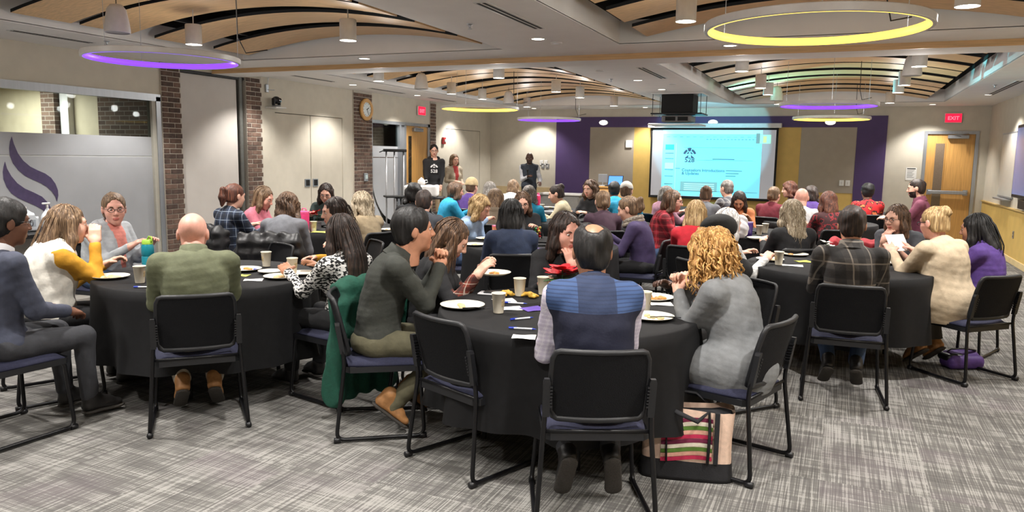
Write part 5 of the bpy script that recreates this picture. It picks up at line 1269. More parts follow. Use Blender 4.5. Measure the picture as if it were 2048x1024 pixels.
# ------------------------------------------------------------------ tableware and small things
TOPZ = .7585
def tp(px, py, z=TOPZ): return atz(px, py, z)
M_PAPERW = mat('paper_white', (232,231,228), .7, .01, 30); M_CUP = mat('paper_cup', (224,216,196), .6, .02, 30); M_PLATE = mat('plate_cream', (232,226,208), .55, .015, 20)
M_FOOD = mat('food_orange', (206,142,72), .6, .2, 60, bump=.3); M_FOOD2 = mat('food_tan', (216,190,140), .6, .15, 60, bump=.3); M_BAN = mat('peel_yellow', (206,162,62), .6, .12, 40, bump=.2)
_cup = {}
def cup(px, py, label, z=TOPZ):
    p = tp(px, py, z)
    if not _cup:
        b = MB(); b.lathe([(.001,.001),(.027,.001),(.0275,.004),(.037,.105),(.0395,.107),(.0395,.111),(.0365,.111),(.0355,.104),(.026,.008),(.001,.008)], 22, cap0=False, cap1=False); _cup['b'] = b.mesh('cup_body', [M_CUP], True)
        b = MB(); b.loft([[(r*cos(a), r*sin(a), z_) for a in np.linspace(-.9,.9,9)]+[((r+.0006)*cos(a), (r+.0006)*sin(a), z_) for a in np.linspace(.9,-.9,9)] for r, z_ in ((.0312,.042),(.0342,.078))]); _cup['p'] = b.mesh('printed_band', [mat('cup_print',(176,158,120),.6,.2,90)], False)
    r = empty('paper_cup', p, random.uniform(0,6), label, 'cup', 'cream paper cups on the tables')
    new_obj('cup_wall', _cup['b'], r); new_obj('printed_mark', _cup['p'], r); return r
_pl = {}
def plate(px, py, label, food=None, R=.115, z=TOPZ, tilt=None):
    p = tp(px, py, z); k = round(R, 3)
    if k not in _pl:
        b = MB(); b.lathe([(.001,.004),(R*.62,.004),(R*.7,.006),(R*.96,.017),(R,.0185),(R,.0165),(R*.97,.014),(R*.72,.002),(.6*R,0),(.001,0)], 30, cap0=False, cap1=False); _pl[k] = b.mesh('plate', [M_PLATE], True)
    r = empty('paper_plate', p, random.uniform(0,6), label, 'plate', 'cream paper plates on the tables'); new_obj('plate_dish', _pl[k], r)
    if food:
        rg = random.Random(int(px+py)); F_ = Field((-R,-R,-.0), (R,R,.06), .005)
        for i in range(food):
            a = rg.uniform(0,6.28); q = rg.uniform(0,R*.5); F_.ell((q*cos(a), q*sin(a), .008), (rg.uniform(.012,.03), rg.uniform(.01,.025), rg.uniform(.006,.014)), k=.004)
        V, Q = F_.net(); new_obj('leftovers', mesh_np('leftovers', V, Q, [rg.choice([M_FOOD, M_FOOD2])]), r)
    return r
def paper(px, py, label, w=.11, h=.15, rot=.4, m=None, name='paper_sheet', cat='paper', z=TOPZ):
    p = tp(px, py, z); b = MB(); n = 4
    rows = [[(-w/2+w*i/n, -h/2+h*j/3, .0006+.002*sin(i*1.3+j)) for i in range(n+1)] for j in range(4)]
    V = [q for r_ in rows for q in r_]; V += [(x, y, zz-.0006) for x, y, zz in V]; o = (n+1)*4
    F = [(j*(n+1)+i, j*(n+1)+i+1, (j+1)*(n+1)+i+1, (j+1)*(n+1)+i) for j in range(3) for i in range(n)]; F += [tuple(o+q for q in f[::-1]) for f in F]
    return tag(b.add(V, F).build(name, m or M_PAPERW, None, True, p+np.array([0,0,.001]), rot), label, cat, 'loose papers on the tables')
M_PENB = mat('pen_blue', (36,60,170), .3, .05, 40); M_PENW = mat('pen_white', (224,226,232), .3, .02, 40)
def pen(px, py, label, rot, z=TOPZ):
    p = tp(px, py, z+.006); r = empty('ballpoint_pen', p, rot, label, 'pen', 'blue and white pens on the tables')
    autosmooth(MB().tube([(-.04,0,0),(.05,0,0)], .0048, 10).build('barrel', M_PENW, r)); autosmooth(MB().tube([(.05,0,0),(.062,0,0),(.071,0,0)], [.0046,.003,.0008], 10).tube([(-.066,0,0),(-.04,0,0)], .005, 10).build('cap', M_PENB, r))
    MB().box(-.064,-.0015,.0045,-.025,.0015,.007).build('clip', M_PENB, r); return r
def poinsettia(p, label, n=9, R=.07, red=(206,24,36), pot=True, h=.13, sd=1):
    r = empty('poinsettia', p, 0, label, 'flower'); rg = random.Random(sd)
    if pot: autosmooth(MB().lathe([(.03,0),(.042,.002),(.05,.075),(.053,.078),(.053,.084),(.048,.084),(.045,.07),(.001,.07)], 20, cap1=False).build('pot', mat('pot_foil',(150,146,150),.3,.12,60,metal=.4), r))
    lm = mat('petal_%d_%d_%d' % red, red, .5, .12, 40, bump=.15); gm = mat('leaf_green',(46,84,44),.5,.12,40)
    def leaf(L_, W_):
        b = MB(); rows = []
        for i in range(7):
            t = i/6; ww = W_*sin(pi*(t*.92+.04))**.8; zz = .25*L_*t*t-.5*L_*max(0, t-.5)**2
            rows.append([(-ww, L_*t, zz+.12*ww), (0, L_*t, zz), (ww, L_*t, zz+.12*ww)])
        V = [q for q_ in rows for q in q_]; F = [(i*3+j, i*3+j+1, (i+1)*3+j+1, (i+1)*3+j) for i in range(6) for j in range(2)]
        V2 = [(x,y,zz-.0015) for x,y,zz in V]; o = len(V); return b.add(V+V2, F+[tuple(o+q for q in f[::-1]) for f in F])
    ml = [leaf(R*1.05, R*.34).mesh('petal',[lm],True), leaf(R*.8, R*.3).mesh('petal',[lm],True), leaf(R*1.2, R*.36).mesh('leaf',[gm],True)]
    for c, (dx, dy, dz) in enumerate([(0,0,h)]+[(rg.uniform(-.05,.05), rg.uniform(-.05,.05), h-.02-rg.uniform(0,.02)) for _ in range(2)]):
        for k in range(n):
            o = new_obj('petal' , ml[k % 2], r); o.location = (dx,dy,dz); o.rotation_euler = (rg.uniform(-.2,.35), 0, 2*pi*k/n+rg.uniform(-.2,.2))
    for k in range(7):
        o = new_obj('leaf', ml[2], r); o.location = (0,0,h-.05); o.rotation_euler = (rg.uniform(-.4,.1),0,2*pi*k/7+.3)
    MB().tube([(0,0,.06),(.004,0,h)], .004, 6).build('stem', gm, r); return r
def bottle(p, label, m, prof, capm, capprof, name='water_bottle', cat='bottle', handle=None):
    r = empty(name, p, 0, label, cat); autosmooth(MB().lathe(prof, 24).build('body', m, r), 35); autosmooth(MB().lathe(capprof, 20).build('lid', capm, r), 35)
    if handle: MB().tube(handle, .006, 8).build('carry_loop', capm, r, True)
    return r
# left front table
plate(222, 556, 'cream plate of food before the woman with mustard sleeves', 9); cup(280, 566, 'cream cup between the woman in mustard sleeves and the bald man'); cup(533, 533, 'cream cup on the far side of the left front table'); cup(585, 547, 'cream cup near the elbow in mustard')
plate(490, 541, 'cream plate with a napkin, nearest to the bald man on the right', 4); plate(541, 546, 'small empty cream plate in the middle of the left front table', R=.085); plate(562, 556, 'cream plate with crumpled napkins near the knit sweater', 7); plate(606, 549, 'cream plate under the knitted sleeve', None, .1)
paper(507, 560, 'white paper at the edge of the left front table', .12, .09, .6); paper(488, 551, 'yellow-green note beside the bald man', .07, .07, .2, mat('note_lime',(208,214,92),.7,.03,20)); pen(290, 574, 'blue pen left of the bald man', .5); pen(523, 540, 'blue pen beside the far cup of the left front table', .1)
p = tp(297, 538); bottle(p, 'teal water bottle with a lime loop lid, beside the bald man', mat('bottle_teal',(20,120,136),.3,.05,30), [(.036,0),(.042,.004),(.042,.09),(.039,.095),(.042,.1),(.042,.165),(.032,.185)], mat('lid_lime',(150,190,70),.4,.05,30), [(.036,.18),(.037,.2),(.03,.212),(.002,.213)], handle=[(.0,.0,.21),(.02,0,.235),(.042,0,.232),(.045,0,.205),(.034,0,.195)])
# centre front table
cup(997, 626, 'cream cup standing alone on the near left of the centre table'); cup(1039, 592, 'cream cup by the banana peels, left of the pair'); cup(1086, 589, 'cream cup by the blue vest, right of the pair'); cup(1289, 622, 'cream cup right of the man in the blue vest')
plate(925, 614, 'cream plate with a black fork before the man with clasped hands', 3, .125); plate(1308, 598, 'cream plate at the far right of the centre table', 6, .12); plate(1303, 637, 'cream plate with a black fork right of the blue vest', 6, .12)
paper(1008, 601, 'white paper between the cups of the centre table', .13, .1, .7); paper(1020, 617, 'white paper behind the lone near cup', .13, .1, .6); paper(1048, 674, 'white card at the near edge of the centre table', .11, .08, .3); paper(1322, 608, 'white paper behind the right-hand cup of the centre table', .13, .1, .4)
paper(1066, 618, 'purple napkin at the arm of the man in the blue vest', .13, .12, .9, mat('napkin_purple',(96,72,160),.8,.05,30), 'paper_napkin', 'napkin')
pen(1043, 637, 'pen lying diagonally before the lone cup', .9); pen(1044, 657, 'blue pen lying level at the near edge', .25); pen(1030, 606, 'pen beside the purple napkin', .2)
for px_, py_, ln in ((925, 616, .12), (1300, 634, .13)):
    q = tp(px_, py_, TOPZ+.02); b = MB(); b.tube([(0,0,0),(ln*.6,.005,.004),(ln,.0,.002)], [.003,.003,.004], 6)
    for k in (-1,0,1): b.tube([(ln,k*.004,.002),(ln+.03,k*.005,.001)], .0014, 4)
    tag(b.build('plastic_fork', M_BLKPL, None, True, q, .35), 'black plastic fork on the plate %s' % ('by the man with clasped hands' if px_ < 1000 else 'right of the blue vest'), 'fork')
def peel(px, py, label, sd):
    rg = random.Random(sd); F_ = Field((-.09,-.07,-.01), (.09,.07,.06), .005)
    for k in range(4):
        a = k*1.6+rg.uniform(-.3,.3); F_.cap((0,0,.02), (.035*cos(a),.028*sin(a),.012+rg.uniform(0,.02)), .014, .012, k=.008); F_.cap((.035*cos(a),.028*sin(a),.014), (.05*cos(a+.5),.036*sin(a+.5),.01), .012, .008, k=.008)
    V, Q = F_.net(); tag(new_obj('banana_peel', mesh_np('banana_peel', V, Q, [M_BAN]), None, None, tp(px, py)), label, 'banana peel', 'banana peels on the centre table')
peel(1012, 592, 'flat banana peel by the phone', 3); peel(1060, 595, 'curled banana peel between the two cups', 4)
q = tp(985, 589); r = empty('mobile_phone', q, .15, 'pale phone with a black case on the far left of the centre table', 'phone'); MB().bbox(-.085,-.045,0,.085,.045,.012,.006).build('phone_body', mat('phone_silver',(196,196,200),.3,.03,30), r); MB().bbox(-.05,-.035,.012,.06,.035,.02,.006).build('phone_case', M_BLKPL, r)
poinsettia(tp(1122, 604), 'red poinsettia in a silver pot before the woman in the black cardigan', 9, .09, h=.19, sd=2)
# plate held by the woman looking down
W_ = PEOPLE['p13']; hw = W_['w'](W_['W'][1]); plate(987, 549, 'cream plate held up by the woman looking down', 3, .11, z=hw[2]+.0)
# right front table
plate(1540, 521, 'cream plate at the left of the right front table', 5); plate(1590, 511, 'cream plate at the far side of the right front table', 3); cup(1557, 530, 'cream cup on the right front table'); paper(1606, 523, 'yellow napkin on the right front table', .12, .11, .5, mat('napkin_yellow',(214,220,84),.8,.05,30), 'paper_napkin', 'napkin'); paper(1585, 531, 'white paper before the yellow napkin', .16, .1, .1)
poinsettia(tp(1650, 512), 'white artificial blossoms in a pot by the man in dark plaid', 8, .055, (232,230,226), True, .12, 5); plate(1770, 527, 'cream plate between the plaid shirt and the cream cardigan', 3, .11)
W_ = PEOPLE['p19']; m_ = (W_['w'](W_['W'][1])+W_['w'](W_['W'][-1]))/2
o = paper(1795, 505, 'sheet of paper held by the woman in the cream cardigan', .2, .15, W_['heading']); fw_ = np.array([-sin(W_['heading']), cos(W_['heading'])]); o.location = (m_[0]+fw_[0]*.07, m_[1]+fw_[1]*.07, m_[2]+.07); o.rotation_euler = (1.0, 0, W_['heading'])
# middle tables
plate(950, 491, 'cream plate with a napkin left of the navy sweater', 5); plate(972, 479, 'cream plate before the blonde woman in light blue', 3, .105); paper(1062, 498, 'purple folder right of the navy sweater', .28, .2, .1, mat('folder_purple',(88,66,140),.6,.05,30), 'paper_folder', 'folder'); paper(1050, 508, 'white paper on the near right of the middle table', .2, .12, .1)
p = tp(992, 478); bottle(p, 'pink and yellow tumbler left of the black-haired woman', mat('tumbler_coral',(232,150,110),.4,.12,12), [(.03,0),(.033,.003),(.042,.12),(.043,.13)], mat('lid_pink',(230,110,150),.4,.05,30), [(.044,.128),(.044,.14),(.002,.142)], 'tumbler', 'cup')
r = empty('ornament_jar', tp(1075, 476), 0, 'glass jar of red and green ornaments behind the navy sweater', 'jar'); 
for k in range(9):
    a = k*2.4; MB().lathe([(.001,-.016),(.011,-.011),(.016,0),(.011,.011),(.001,.016)], 10, (.024*cos(a),.024*sin(a),.02+.011*k)).build('bauble', mat('bauble_%d' % (k%3), [(190,36,34),(44,120,60),(206,168,80)][k%3], .25, .05, 30), r, True)
autosmooth(MB().lathe([(.045,0),(.05,.004),(.05,.11),(.042,.125),(.042,.135)], 22, cap1=False).build('glass', M_GLASS, r))
poinsettia(tp(634, 458), 'red poinsettia on the table of the woman in pink', 8, .06, h=.2, sd=7); cup(627, 463, 'cream cup beside the red poinsettia at the left middle table'); paper(645, 464, 'yellow-green paper on the left middle table', .2, .15, .3, mat('note_lime',(208,214,92),.7,.03,20)); plate(783, 461, 'cream plate behind the wavy blonde woman', 3)
bottle(tp(609, 463), 'bright pink tumbler between the grey sweater and the dark-haired woman', mat('tumbler_pink',(232,70,130),.35,.05,30), [(.045,0),(.05,.004),(.055,.19),(.055,.2)], mat('lid_hotpink',(236,100,150),.35,.05,30), [(.057,.2),(.057,.215),(.03,.225),(.002,.225)], 'tumbler', 'cup', handle=[(.03,0,.22),(.02,0,.25),(-.02,0,.25),(-.03,0,.22)])
# table with the white bag
p = tp(1474, 476); F_ = Field((-.16,-.13,-.02), (.16,.13,.3), .009); F_.ell((0,0,.09), (.12,.085,.1)); F_.ell((.03,.01,.18), (.07,.05,.07), k=.05); F_.ell((-.05,0,.15), (.06,.05,.07), k=.05); X_, Y_, Z_ = F_.coords(); F_.f += (.007*noise3(X_, Y_, Z_, 60, 3)).astype(np.float32); F_.plane((0,0,.0), (0,0,-1)); V, Q = F_.net(); tag(new_obj('plastic_bag', mesh_np('plastic_bag', V, Q, [mat('bag_white',(232,232,236),.4,.02,20)]), None, None, p), 'white plastic bag on the table right of the white-haired woman', 'bag')
bottle(tp(1497, 474), 'purple tumbler beside the white bag', mat('tumbler_purple',(72,46,130),.35,.05,30), [(.034,0),(.036,.003),(.042,.15),(.043,.155)], mat('lid_clear',(150,130,180),.3,.05,30), [(.045,.155),(.045,.168),(.002,.17)], 'tumbler', 'cup')
cup(1518, 470, 'cream cup right of the purple tumbler'); cup(1530, 466, 'cream cup behind another cup, right of the purple tumbler'); paper(1540, 478, 'white paper at the near edge beside the purple tumbler', .22, .15, .1); plate(1515, 478, 'cream plate before the purple tumbler', 2); bottle(tp(1423, 466), 'small white bottle behind the blonde bob', mat('bottle_white',(226,224,220),.4,.02,20), [(.03,0),(.032,.003),(.032,.09),(.014,.11)], M_WHITEPL, [(.013,.108),(.013,.13),(.002,.131)])
# far left table
bottle(tp(1076, 416), 'bright pink bottle before the speaker', mat('bottle_pink',(232,60,110),.35,.05,30), [(.036,0),(.038,.003),(.038,.2),(.02,.225)], mat('lid_hotpink',(236,100,150),.35,.05,30), [(.02,.222),(.02,.25),(.002,.252)]); cup(1084, 423, 'cream cup below the pink bottle'); plate(1100, 416, 'cream plate before the woman in the cream sweater', 4); plate(1060, 420, 'cream plate left of the pink bottle', 3); paper(1092, 422, 'white paper beside the cream cup at the far left table', .25, .15, .2)

# ------------------------------------------------------------------ coats over chairs, bags
def chair_frame(k):
    I = PEOPLE[k]; h_ = I['heading']; f = np.array([-sin(h_), cos(h_)]); return (I['pos'][0]+f[0]*CHOFF, I['pos'][1]+f[1]*CHOFF), h_
def drape(pos, heading, label, m, zlow=.12, w=.25, seed=1, name='coat', sleeve=True, puff=0., side=0.):
    F_ = Field((-.42,-.52,zlow-.04), (.42,-.08,.92), .012)
    F_.rbox((0,-.285,.6), (w,.08+puff,.215), .03, k=.0); F_.cap((-w+.05,-.3,.8), (w-.05,-.3,.8), .05+puff, k=.04)
    F_.rbox((side,-.345,(.66+zlow)/2+.03), (w*.9,.03+puff*.7,(.72-zlow)/2), .03, k=.05); F_.cap((-.15+side,-.35,.5), (-.2+side*1.3,-.34,zlow+.05), .07, .08, k=.05); F_.cap((.14+side,-.36,.5), (.2+side,-.34,zlow+.02), .065, .07, k=.05)
    if sleeve: F_.cap((w-.02,-.3,.7), (w+.05,-.33,.36), .05+puff, .045+puff, k=.03); F_.cap((-w+.02,-.3,.7), (-w-.04,-.33,.4), .05+puff, .045+puff, k=.03)
    X_, Y_, Z_ = F_.coords(); F_.f += (.009*np.sin(X_*46+2.2*np.sin(Z_*7)+seed)+.006*noise3(X_, Y_, Z_*(2.6 if puff else .8), 34, seed)+(.005*np.sin(Z_*62) if puff else 0)).astype(np.float32)
    F_.rbox((0,-.07,.58), (.2,.14,.45), .01, k=.01, sub=True)
    V, Q = F_.net(); tag(new_obj(name, mesh_np(name, V, Q, [m]), None, None, (pos[0], pos[1], 0), heading), label, 'coat')
P_, h_ = chair_frame('p5'); drape(P_, h_, 'dark green coat hanging to the floor over the chair behind the knit sweater', cloth('green_coat',(16,74,58),bump=.15), .1, .29, 2, side=-.13)
P_, h_ = chair_frame('p9'); drape(P_, h_, 'black puffer jacket hung over the chair of the woman bending in grey', cloth('black_puffer',(18,18,21),rough=.5), .45, .27, 5, 'puffer_jacket', puff=.025)
P_, h_ = chair_frame('p7'); drape(P_, h_, 'black jacket on the chair of the woman in blue plaid', cloth('black_puffer',(18,18,21),rough=.5), .45, .24, 8, 'jacket', puff=.015)
c_ = chair(.2, 7.95, pi+.1, 'black chair on the far side of the right front table with a red jacket'); drape((.2,7.95), pi+.1, 'red jacket over the empty chair behind the white blossoms', cloth('red_jacket',(170,52,60)), .5, .25, 9, 'jacket')
# empty chair pushed in at the centre table
A_ = atz(818, 915, 0); B_ = atz(940, 975, 0); mid_ = (A_+B_)/2; dv_ = B_-A_; hd_ = atan2(dv_[1], dv_[0]); f_ = np.array([-sin(hd_), cos(hd_)])
chair(mid_[0]+f_[0]*.275, mid_[1]+f_[1]*.275, hd_, 'empty black chair pushed in at the centre table')
chair(-4.55, 5.0, 2.75, 'empty black chair beyond the bald man, facing the left front table')
def tote():
    p = atz(1345, 962, 0); r = empty('tote_bag', (p[0]+.04, p[1]+.12, 0), .22, 'striped tote bag with black straps on the floor by the front chair', 'bag')
    w, d, h = .23, .095, .36; tilt = .0
    def body(x0, x1, z0, z1, dd, m, nm, par):
        b = MB(); n = 10; rings = []
        for z in np.linspace(z0, z1, 6):
            t = z/h; ring = []; ww = 1-.04*sin(pi*t)
            for k in range(24):
                a = 2*pi*k/24; ca, sa = cos(a), sin(a); sx = abs(ca)**.45*(1 if ca > 0 else -1); sy = abs(sa)**.45*(1 if sa > 0 else -1)
                ring.append(((x0+x1)/2+(x1-x0)/2*sx*ww, dd*sy*(1-.35*t)+.01*sin(7*a+z*20)*t, z+.012*sin(2*a)*t))
            rings.append(ring)
        b.loft(rings, True, False); return b.build(nm, m, par, True)
    body(-w, w, 0, h, d, mat('tote_cream',(214,184,164),.8,.05,40,bump=.2,bscale=300), 'bag_body', r); body(-w-.003, w+.003, 0, .1, d+.003, mat('tote_black',(22,22,26),.8,.1,40,bump=.2,bscale=300), 'base_panel', r)
    cols = [(196,44,84),(226,170,150),(92,130,52),(236,226,206),(120,36,70)]
    for k in range(10):
        z0 = .105+k*.021; t = z0/h; y = -(d+.004)*(1-.35*t)
        b = MB(); xs = np.linspace(-.13,.12,9); rows = []
        for x in xs: zz = z0+.012*sin(x*16+.6); rows.append([(x,y-.001,zz),(x,y-.0025,zz+.0205)])
        V = [q for q_ in rows for q in q_]; b.add(V, [(2*i,2*i+2,2*i+3,2*i+1) for i in range(8)])
        b.build('stripe', mat('tote_stripe_%d' % (k%5), cols[k%5], .8, .06, 60), r, True)
    for s, yy in ((-1,-d), (1,d)):
        b = MB(); b.tube([(-.1,yy*1.05,.1),(-.105,yy*.95,.25),(-.1,yy*.75,h+.01),(-.05,yy*.7-.06*(s<0),h+.06 if s>0 else h+.0),(.04,yy*.7-.08*(s<0),h+.05 if s>0 else h-.03),(.1,yy*.75,h+.0),(.105,yy*.95,.25),(.1,yy*1.05,.1)], .012, 8, ry=.35); b.build('strap', mat('tote_black',(22,22,26)), r, True)
    MB().box(.128,-d*1.0-.004,.1,.15,-d*.72-.002,h).build('edge_band', mat('tote_black',(22,22,26)), r)
    body(-w+.01, w-.01, h-.03, h-.02, d*.62, mat('tote_black',(22,22,26)), 'lining', r)
tote()
p = atz(1922, 735, 0); F_ = Field((-.2,-.14,-.01), (.2,.14,.2), .009); F_.rbox((0,0,.055), (.15,.085,.055), .045); F_.cap((-.1,.03,.1), (.1,.03,.1), .035, k=.04); V, Q = F_.net(); r = new_obj('hand_bag', mesh_np('hand_bag', V, Q, [mat('bag_violet',(84,56,128),.6,.08,30,bump=.15)]), None, None, (p[0],p[1],0), .5); tag(r, 'purple bag with a black flap on the floor under the right-hand chair', 'bag')
MB().tube([(-.13,.04,.1),(-.1,.0,.15),(.0,-.03,.16),(.1,.0,.14),(.13,.04,.1)], .014, 8, ry=.4).build('strap', M_BLKPL, r, True); F_ = Field((-.2,-.14,0), (.2,.14,.2), .01); F_.rbox((-.08,.02,.085), (.075,.075,.035), .03); V, Q = F_.net(); new_obj('flap', mesh_np('flap', V, Q, [M_BLKPL]), r)
# pale cloth in the lap of the woman with golden curls
q = atz(1355, 728, .5); F_ = Field((-.12,-.12,-.2), (.12,.12,.14), .009); F_.rbox((0,0,-.02), (.075,.035,.105), .02, rotm(.5,.4,.35)); X_, Y_, Z_ = F_.coords(); F_.f += (.005*noise3(X_, Y_, Z_, 50, 4)).astype(np.float32); V, Q = F_.net(); tag(new_obj('folded_cloth', mesh_np('folded_cloth', V, Q, [mat('cloth_pale',(206,204,196),.8,.03,20)]), None, None, q), 'pale folded cloth on the lap of the woman with golden curls', 'cloth')
# microphone, cap, beanie, beret, scarf
I = PEOPLE['s57']; hp = I['w'](I['W'][1]); r = empty('microphone', hp+np.array([0,-.03,.06]), 0, 'black microphone in the hand of the speaker', 'microphone'); autosmooth(MB().lathe([(.012,-.1),(.014,0),(.018,.06)], 12).build('handle', M_BLKPL, r)); MB().lathe([(.018,.06),(.026,.075),(.026,.1),(.012,.118),(.001,.12)], 14).build('grille', M_DARKMET, r, True)
def hat(k, m, kind, label_part, dz=0.):
    I = PEOPLE[k]; F_ = Field((-.16,-.18,-.05), (.16,.22,.2), .008)
    if kind == 'cap': F_.ell((0,-.015,.045), (.09,.112,.098)); F_.plane((0,0,.035), (0,0,-1)); F_.ell((0,.13,.045), (.07,.075,.01), k=.01); F_.ell((0,-.115,.03), (.03,.03,.025), sub=True)
    elif kind == 'beanie': F_.ell((0,-.017,.05), (.092,.114,.102)); F_.plane((0,0,.02), (0,0,-1)); F_.cap((-.05,-.1,.03), (.05,-.1,.03), .02, k=.02)
    else: F_.ell((0,-.025,.06), (.105,.125,.09)); F_.plane((0,0,.02), (0,0,-1))
    V, Q = F_.net(); V = (V*I['hscale'])@I['R'].T+I['hc']; new_obj(label_part, mesh_np(label_part, V, Q, [m]), I['root'])
hat('p38', cloth('cap_white',(226,222,214)), 'cap', 'baseball_cap'); hat('p48', cloth('beanie_tan',(190,168,130)), 'beanie', 'beanie'); hat('p17', cloth('beret_black',(18,18,20)), 'beret', 'beret')
I = PEOPLE['p42']; b = MB(); c0 = I['nb']; n_ = 20
for dz, rr in ((.0,.085),(.035,.075)): b.tube([tuple(c0+np.array([rr*cos(2*pi*k/n_), rr*sin(2*pi*k/n_)+.01, dz-.03*sin(2*pi*k/n_)])) for k in range(n_)], .03, 8, closed=True)
b.build('scarf', pattern_mat('scarf_grey','knit',((150,140,126),(110,102,94)),.02), I['root'], True)
# emblem on the black sweatshirt
I = PEOPLE['s55']; M_PRT = mat('print_white',(226,226,226),.7,.05,60); c = I['sp'](.62)
MX = Matrix.Translation((0,c[1]+.143,c[2]-.075)) @ Matrix.Rotation(pi,4,'Z') @ Matrix.Rotation(pi/2,4,'X')
text_mesh('528', .1, M_PRT, 'chest_print', I['root'], MX, align='CENTER', extrude=.004, bold=True)
b = MB()
for a0, a1, ro, ri in ((.3,1.2,.085,.055),(1.35,1.8,.095,.05),(1.95,2.85,.085,.055),(.6,2.5,.035,.018)):
    n = 8; b.prism([(ro*cos(a0+(a1-a0)*k/n), .09+ro*sin(a0+(a1-a0)*k/n), 0) for k in range(n+1)]+[(ri*cos(a1-(a1-a0)*k/n), .09+ri*sin(a1-(a1-a0)*k/n), 0) for k in range(n+1)], (0,0,.004))
b.build('chest_emblem', M_PRT, I['root']).matrix_local = MX

# ------------------------------------------------------------------ things by the walls
def screen():
    x0, x1, z0, z1, y = -4.13, -1.325, .715, 2.305, YB-.16
    r = empty('projection_screen', ((x0+x1)/2, y, z0), 0, 'projection screen showing a cyan slide on the back wall', 'screen'); w = (x1-x0)/2; h = z1-z0
    MB().box(-w,-.0,0,w,.006,h).build('border', M_BLACK, r); MB().box(-w+.045,-.004,.04,w-.045,.0,h-.045).build('fabric', mat('screen_grey',(176,176,182),.7,.01,5,emit=(176,176,182),estr=.32), r)
    MB().bbox(-w-.06,-.06,h,w+.06,.07,h+.1,.012).build('case', M_TRIMW, r); MB().tube([(-w,-.0,.0),(w,-.0,.0)], .014, 8).build('weight_bar', M_BLACK, r)
    def em(nm, c, s): return mat('slide_'+nm, c, .6, .01, 8, emit=c, estr=s)
    sx0, sx1 = -w+.29, w-.33
    sl = MB().box(sx0,-.007,.05,sx1,-.004,h-.05).build('slide', em('cyan',(118,214,236),.85), r)
    U = lambda u: sx0+(sx1-sx0)*u; Vv = lambda v: h-.05-(h-.1)*v
    def bx(u0, v0, u1, v1, m, nm='slide_block', d=.0085): return MB().box(U(u0),-d,Vv(v1),U(u1),-.0065,Vv(v0)).build(nm, m, sl)
    dk = em('line',(50,104,122),.4); lt = em('pale',(150,240,250),1.0); bl = em('blue',(40,184,214),.9); gy = em('greybar',(120,170,172),.6)
    bx(0,0,1,.06,lt,'title_bar'); bx(.03,.22,.12,.3,bl,'thumbnail'); bx(.14,.2,.145,1,lt,'pane_rule')
    for v in (.35,.43,.6,.7,.82): bx(.03,v,.12,v+.008,dk,'thumbnail')
    bx(.03,.5,.12,.59,lt,'thumbnail')
    for k in range(14): bx(.04+.068*k,.1,.075+.068*k,.104,dk,'toolbar_mark'); bx(.45+.035*k,.135,.468+.035*k,.142,dk,'toolbar_mark')
    bx(.22,.26,.92,.263,dk,'rule'); bx(.36,.45,.92,.453,dk,'rule'); bx(.52,.43,.74,.44,dk,'rule')
    for k, v in enumerate((.6,.64,.68)): bx(.66,v,.82-.03*k,v+.009,dk,'text_line')
    bx(.2,.78,.58,.93,gy,'caption_box'); bx(.14,.58,.19,.588,dk,'rule')
    for v in (.81,.84,.87,.9): bx(.24,v,.55,v+.012,em('greyline',(170,220,218),.8),'text_line',.0095)
    bx(.17,.92,.98,.925,dk,'rule')
    lk = em('logo',(52,80,110),.35)
    def tm(txt, u, v, s, m, nm, bold=True): return text_mesh(txt, s, m, nm, sl, Matrix.Translation((U(u),-.0095,Vv(v))) @ Matrix.Rotation(pi/2,4,'X'), bold=bold)
    tm('528', .235, .485, .15, lk, 'logo_number'); tm('Counselors Introductions', .21, .625, .092, dk, 'slide_title'); tm('& Updates', .21, .675, .092, dk, 'slide_title')
    cx, cz = U(.285), Vv(.355)
    b = MB()
    for a0, a1, ro, ri in ((.25,1.2,.15,.1),(1.35,1.9,.17,.09),(2.05,2.9,.15,.1),(.5,1.3,.08,.05),(1.8,2.6,.08,.05)):
        n = 8; P1 = [(cx+ro*cos(a0+(a1-a0)*i/n),-.0085,cz-.04+ro*sin(a0+(a1-a0)*i/n)) for i in range(n+1)]; P2 = [(cx+ri*cos(a1-(a1-a0)*i/n),-.0085,cz-.04+ri*sin(a1-(a1-a0)*i/n)) for i in range(n+1)]
        b.prism(P1+P2, (0,.001,0))
    b.prism([(cx-.11,-.0085,cz-.1),(cx-.03,-.0085,cz-.1),(cx-.03,-.0085,cz-.03)], (0,.001,0)); b.prism([(cx+.03,-.0085,cz-.1),(cx+.11,-.0085,cz-.1),(cx+.03,-.0085,cz-.03)], (0,.001,0))
    b.build('logo_arcs', lk, sl)
    MB().box(w-.46,-.009,h-.34,w-.38,-.0062,h-.12).build('call_thumbnail', em('callgrey',(120,150,150),.5), r); MB().box(w-.38,-.009,h-.34,w-.15,-.0062,h-.15).build('call_thumbnail', em('callteal',(150,220,190),.8), r)
    MB().box(w-.31,-.0095,h-.32,w-.24,-.0062,h-.18).build('call_thumbnail', em('callskin',(196,206,140),.7), r)
screen()
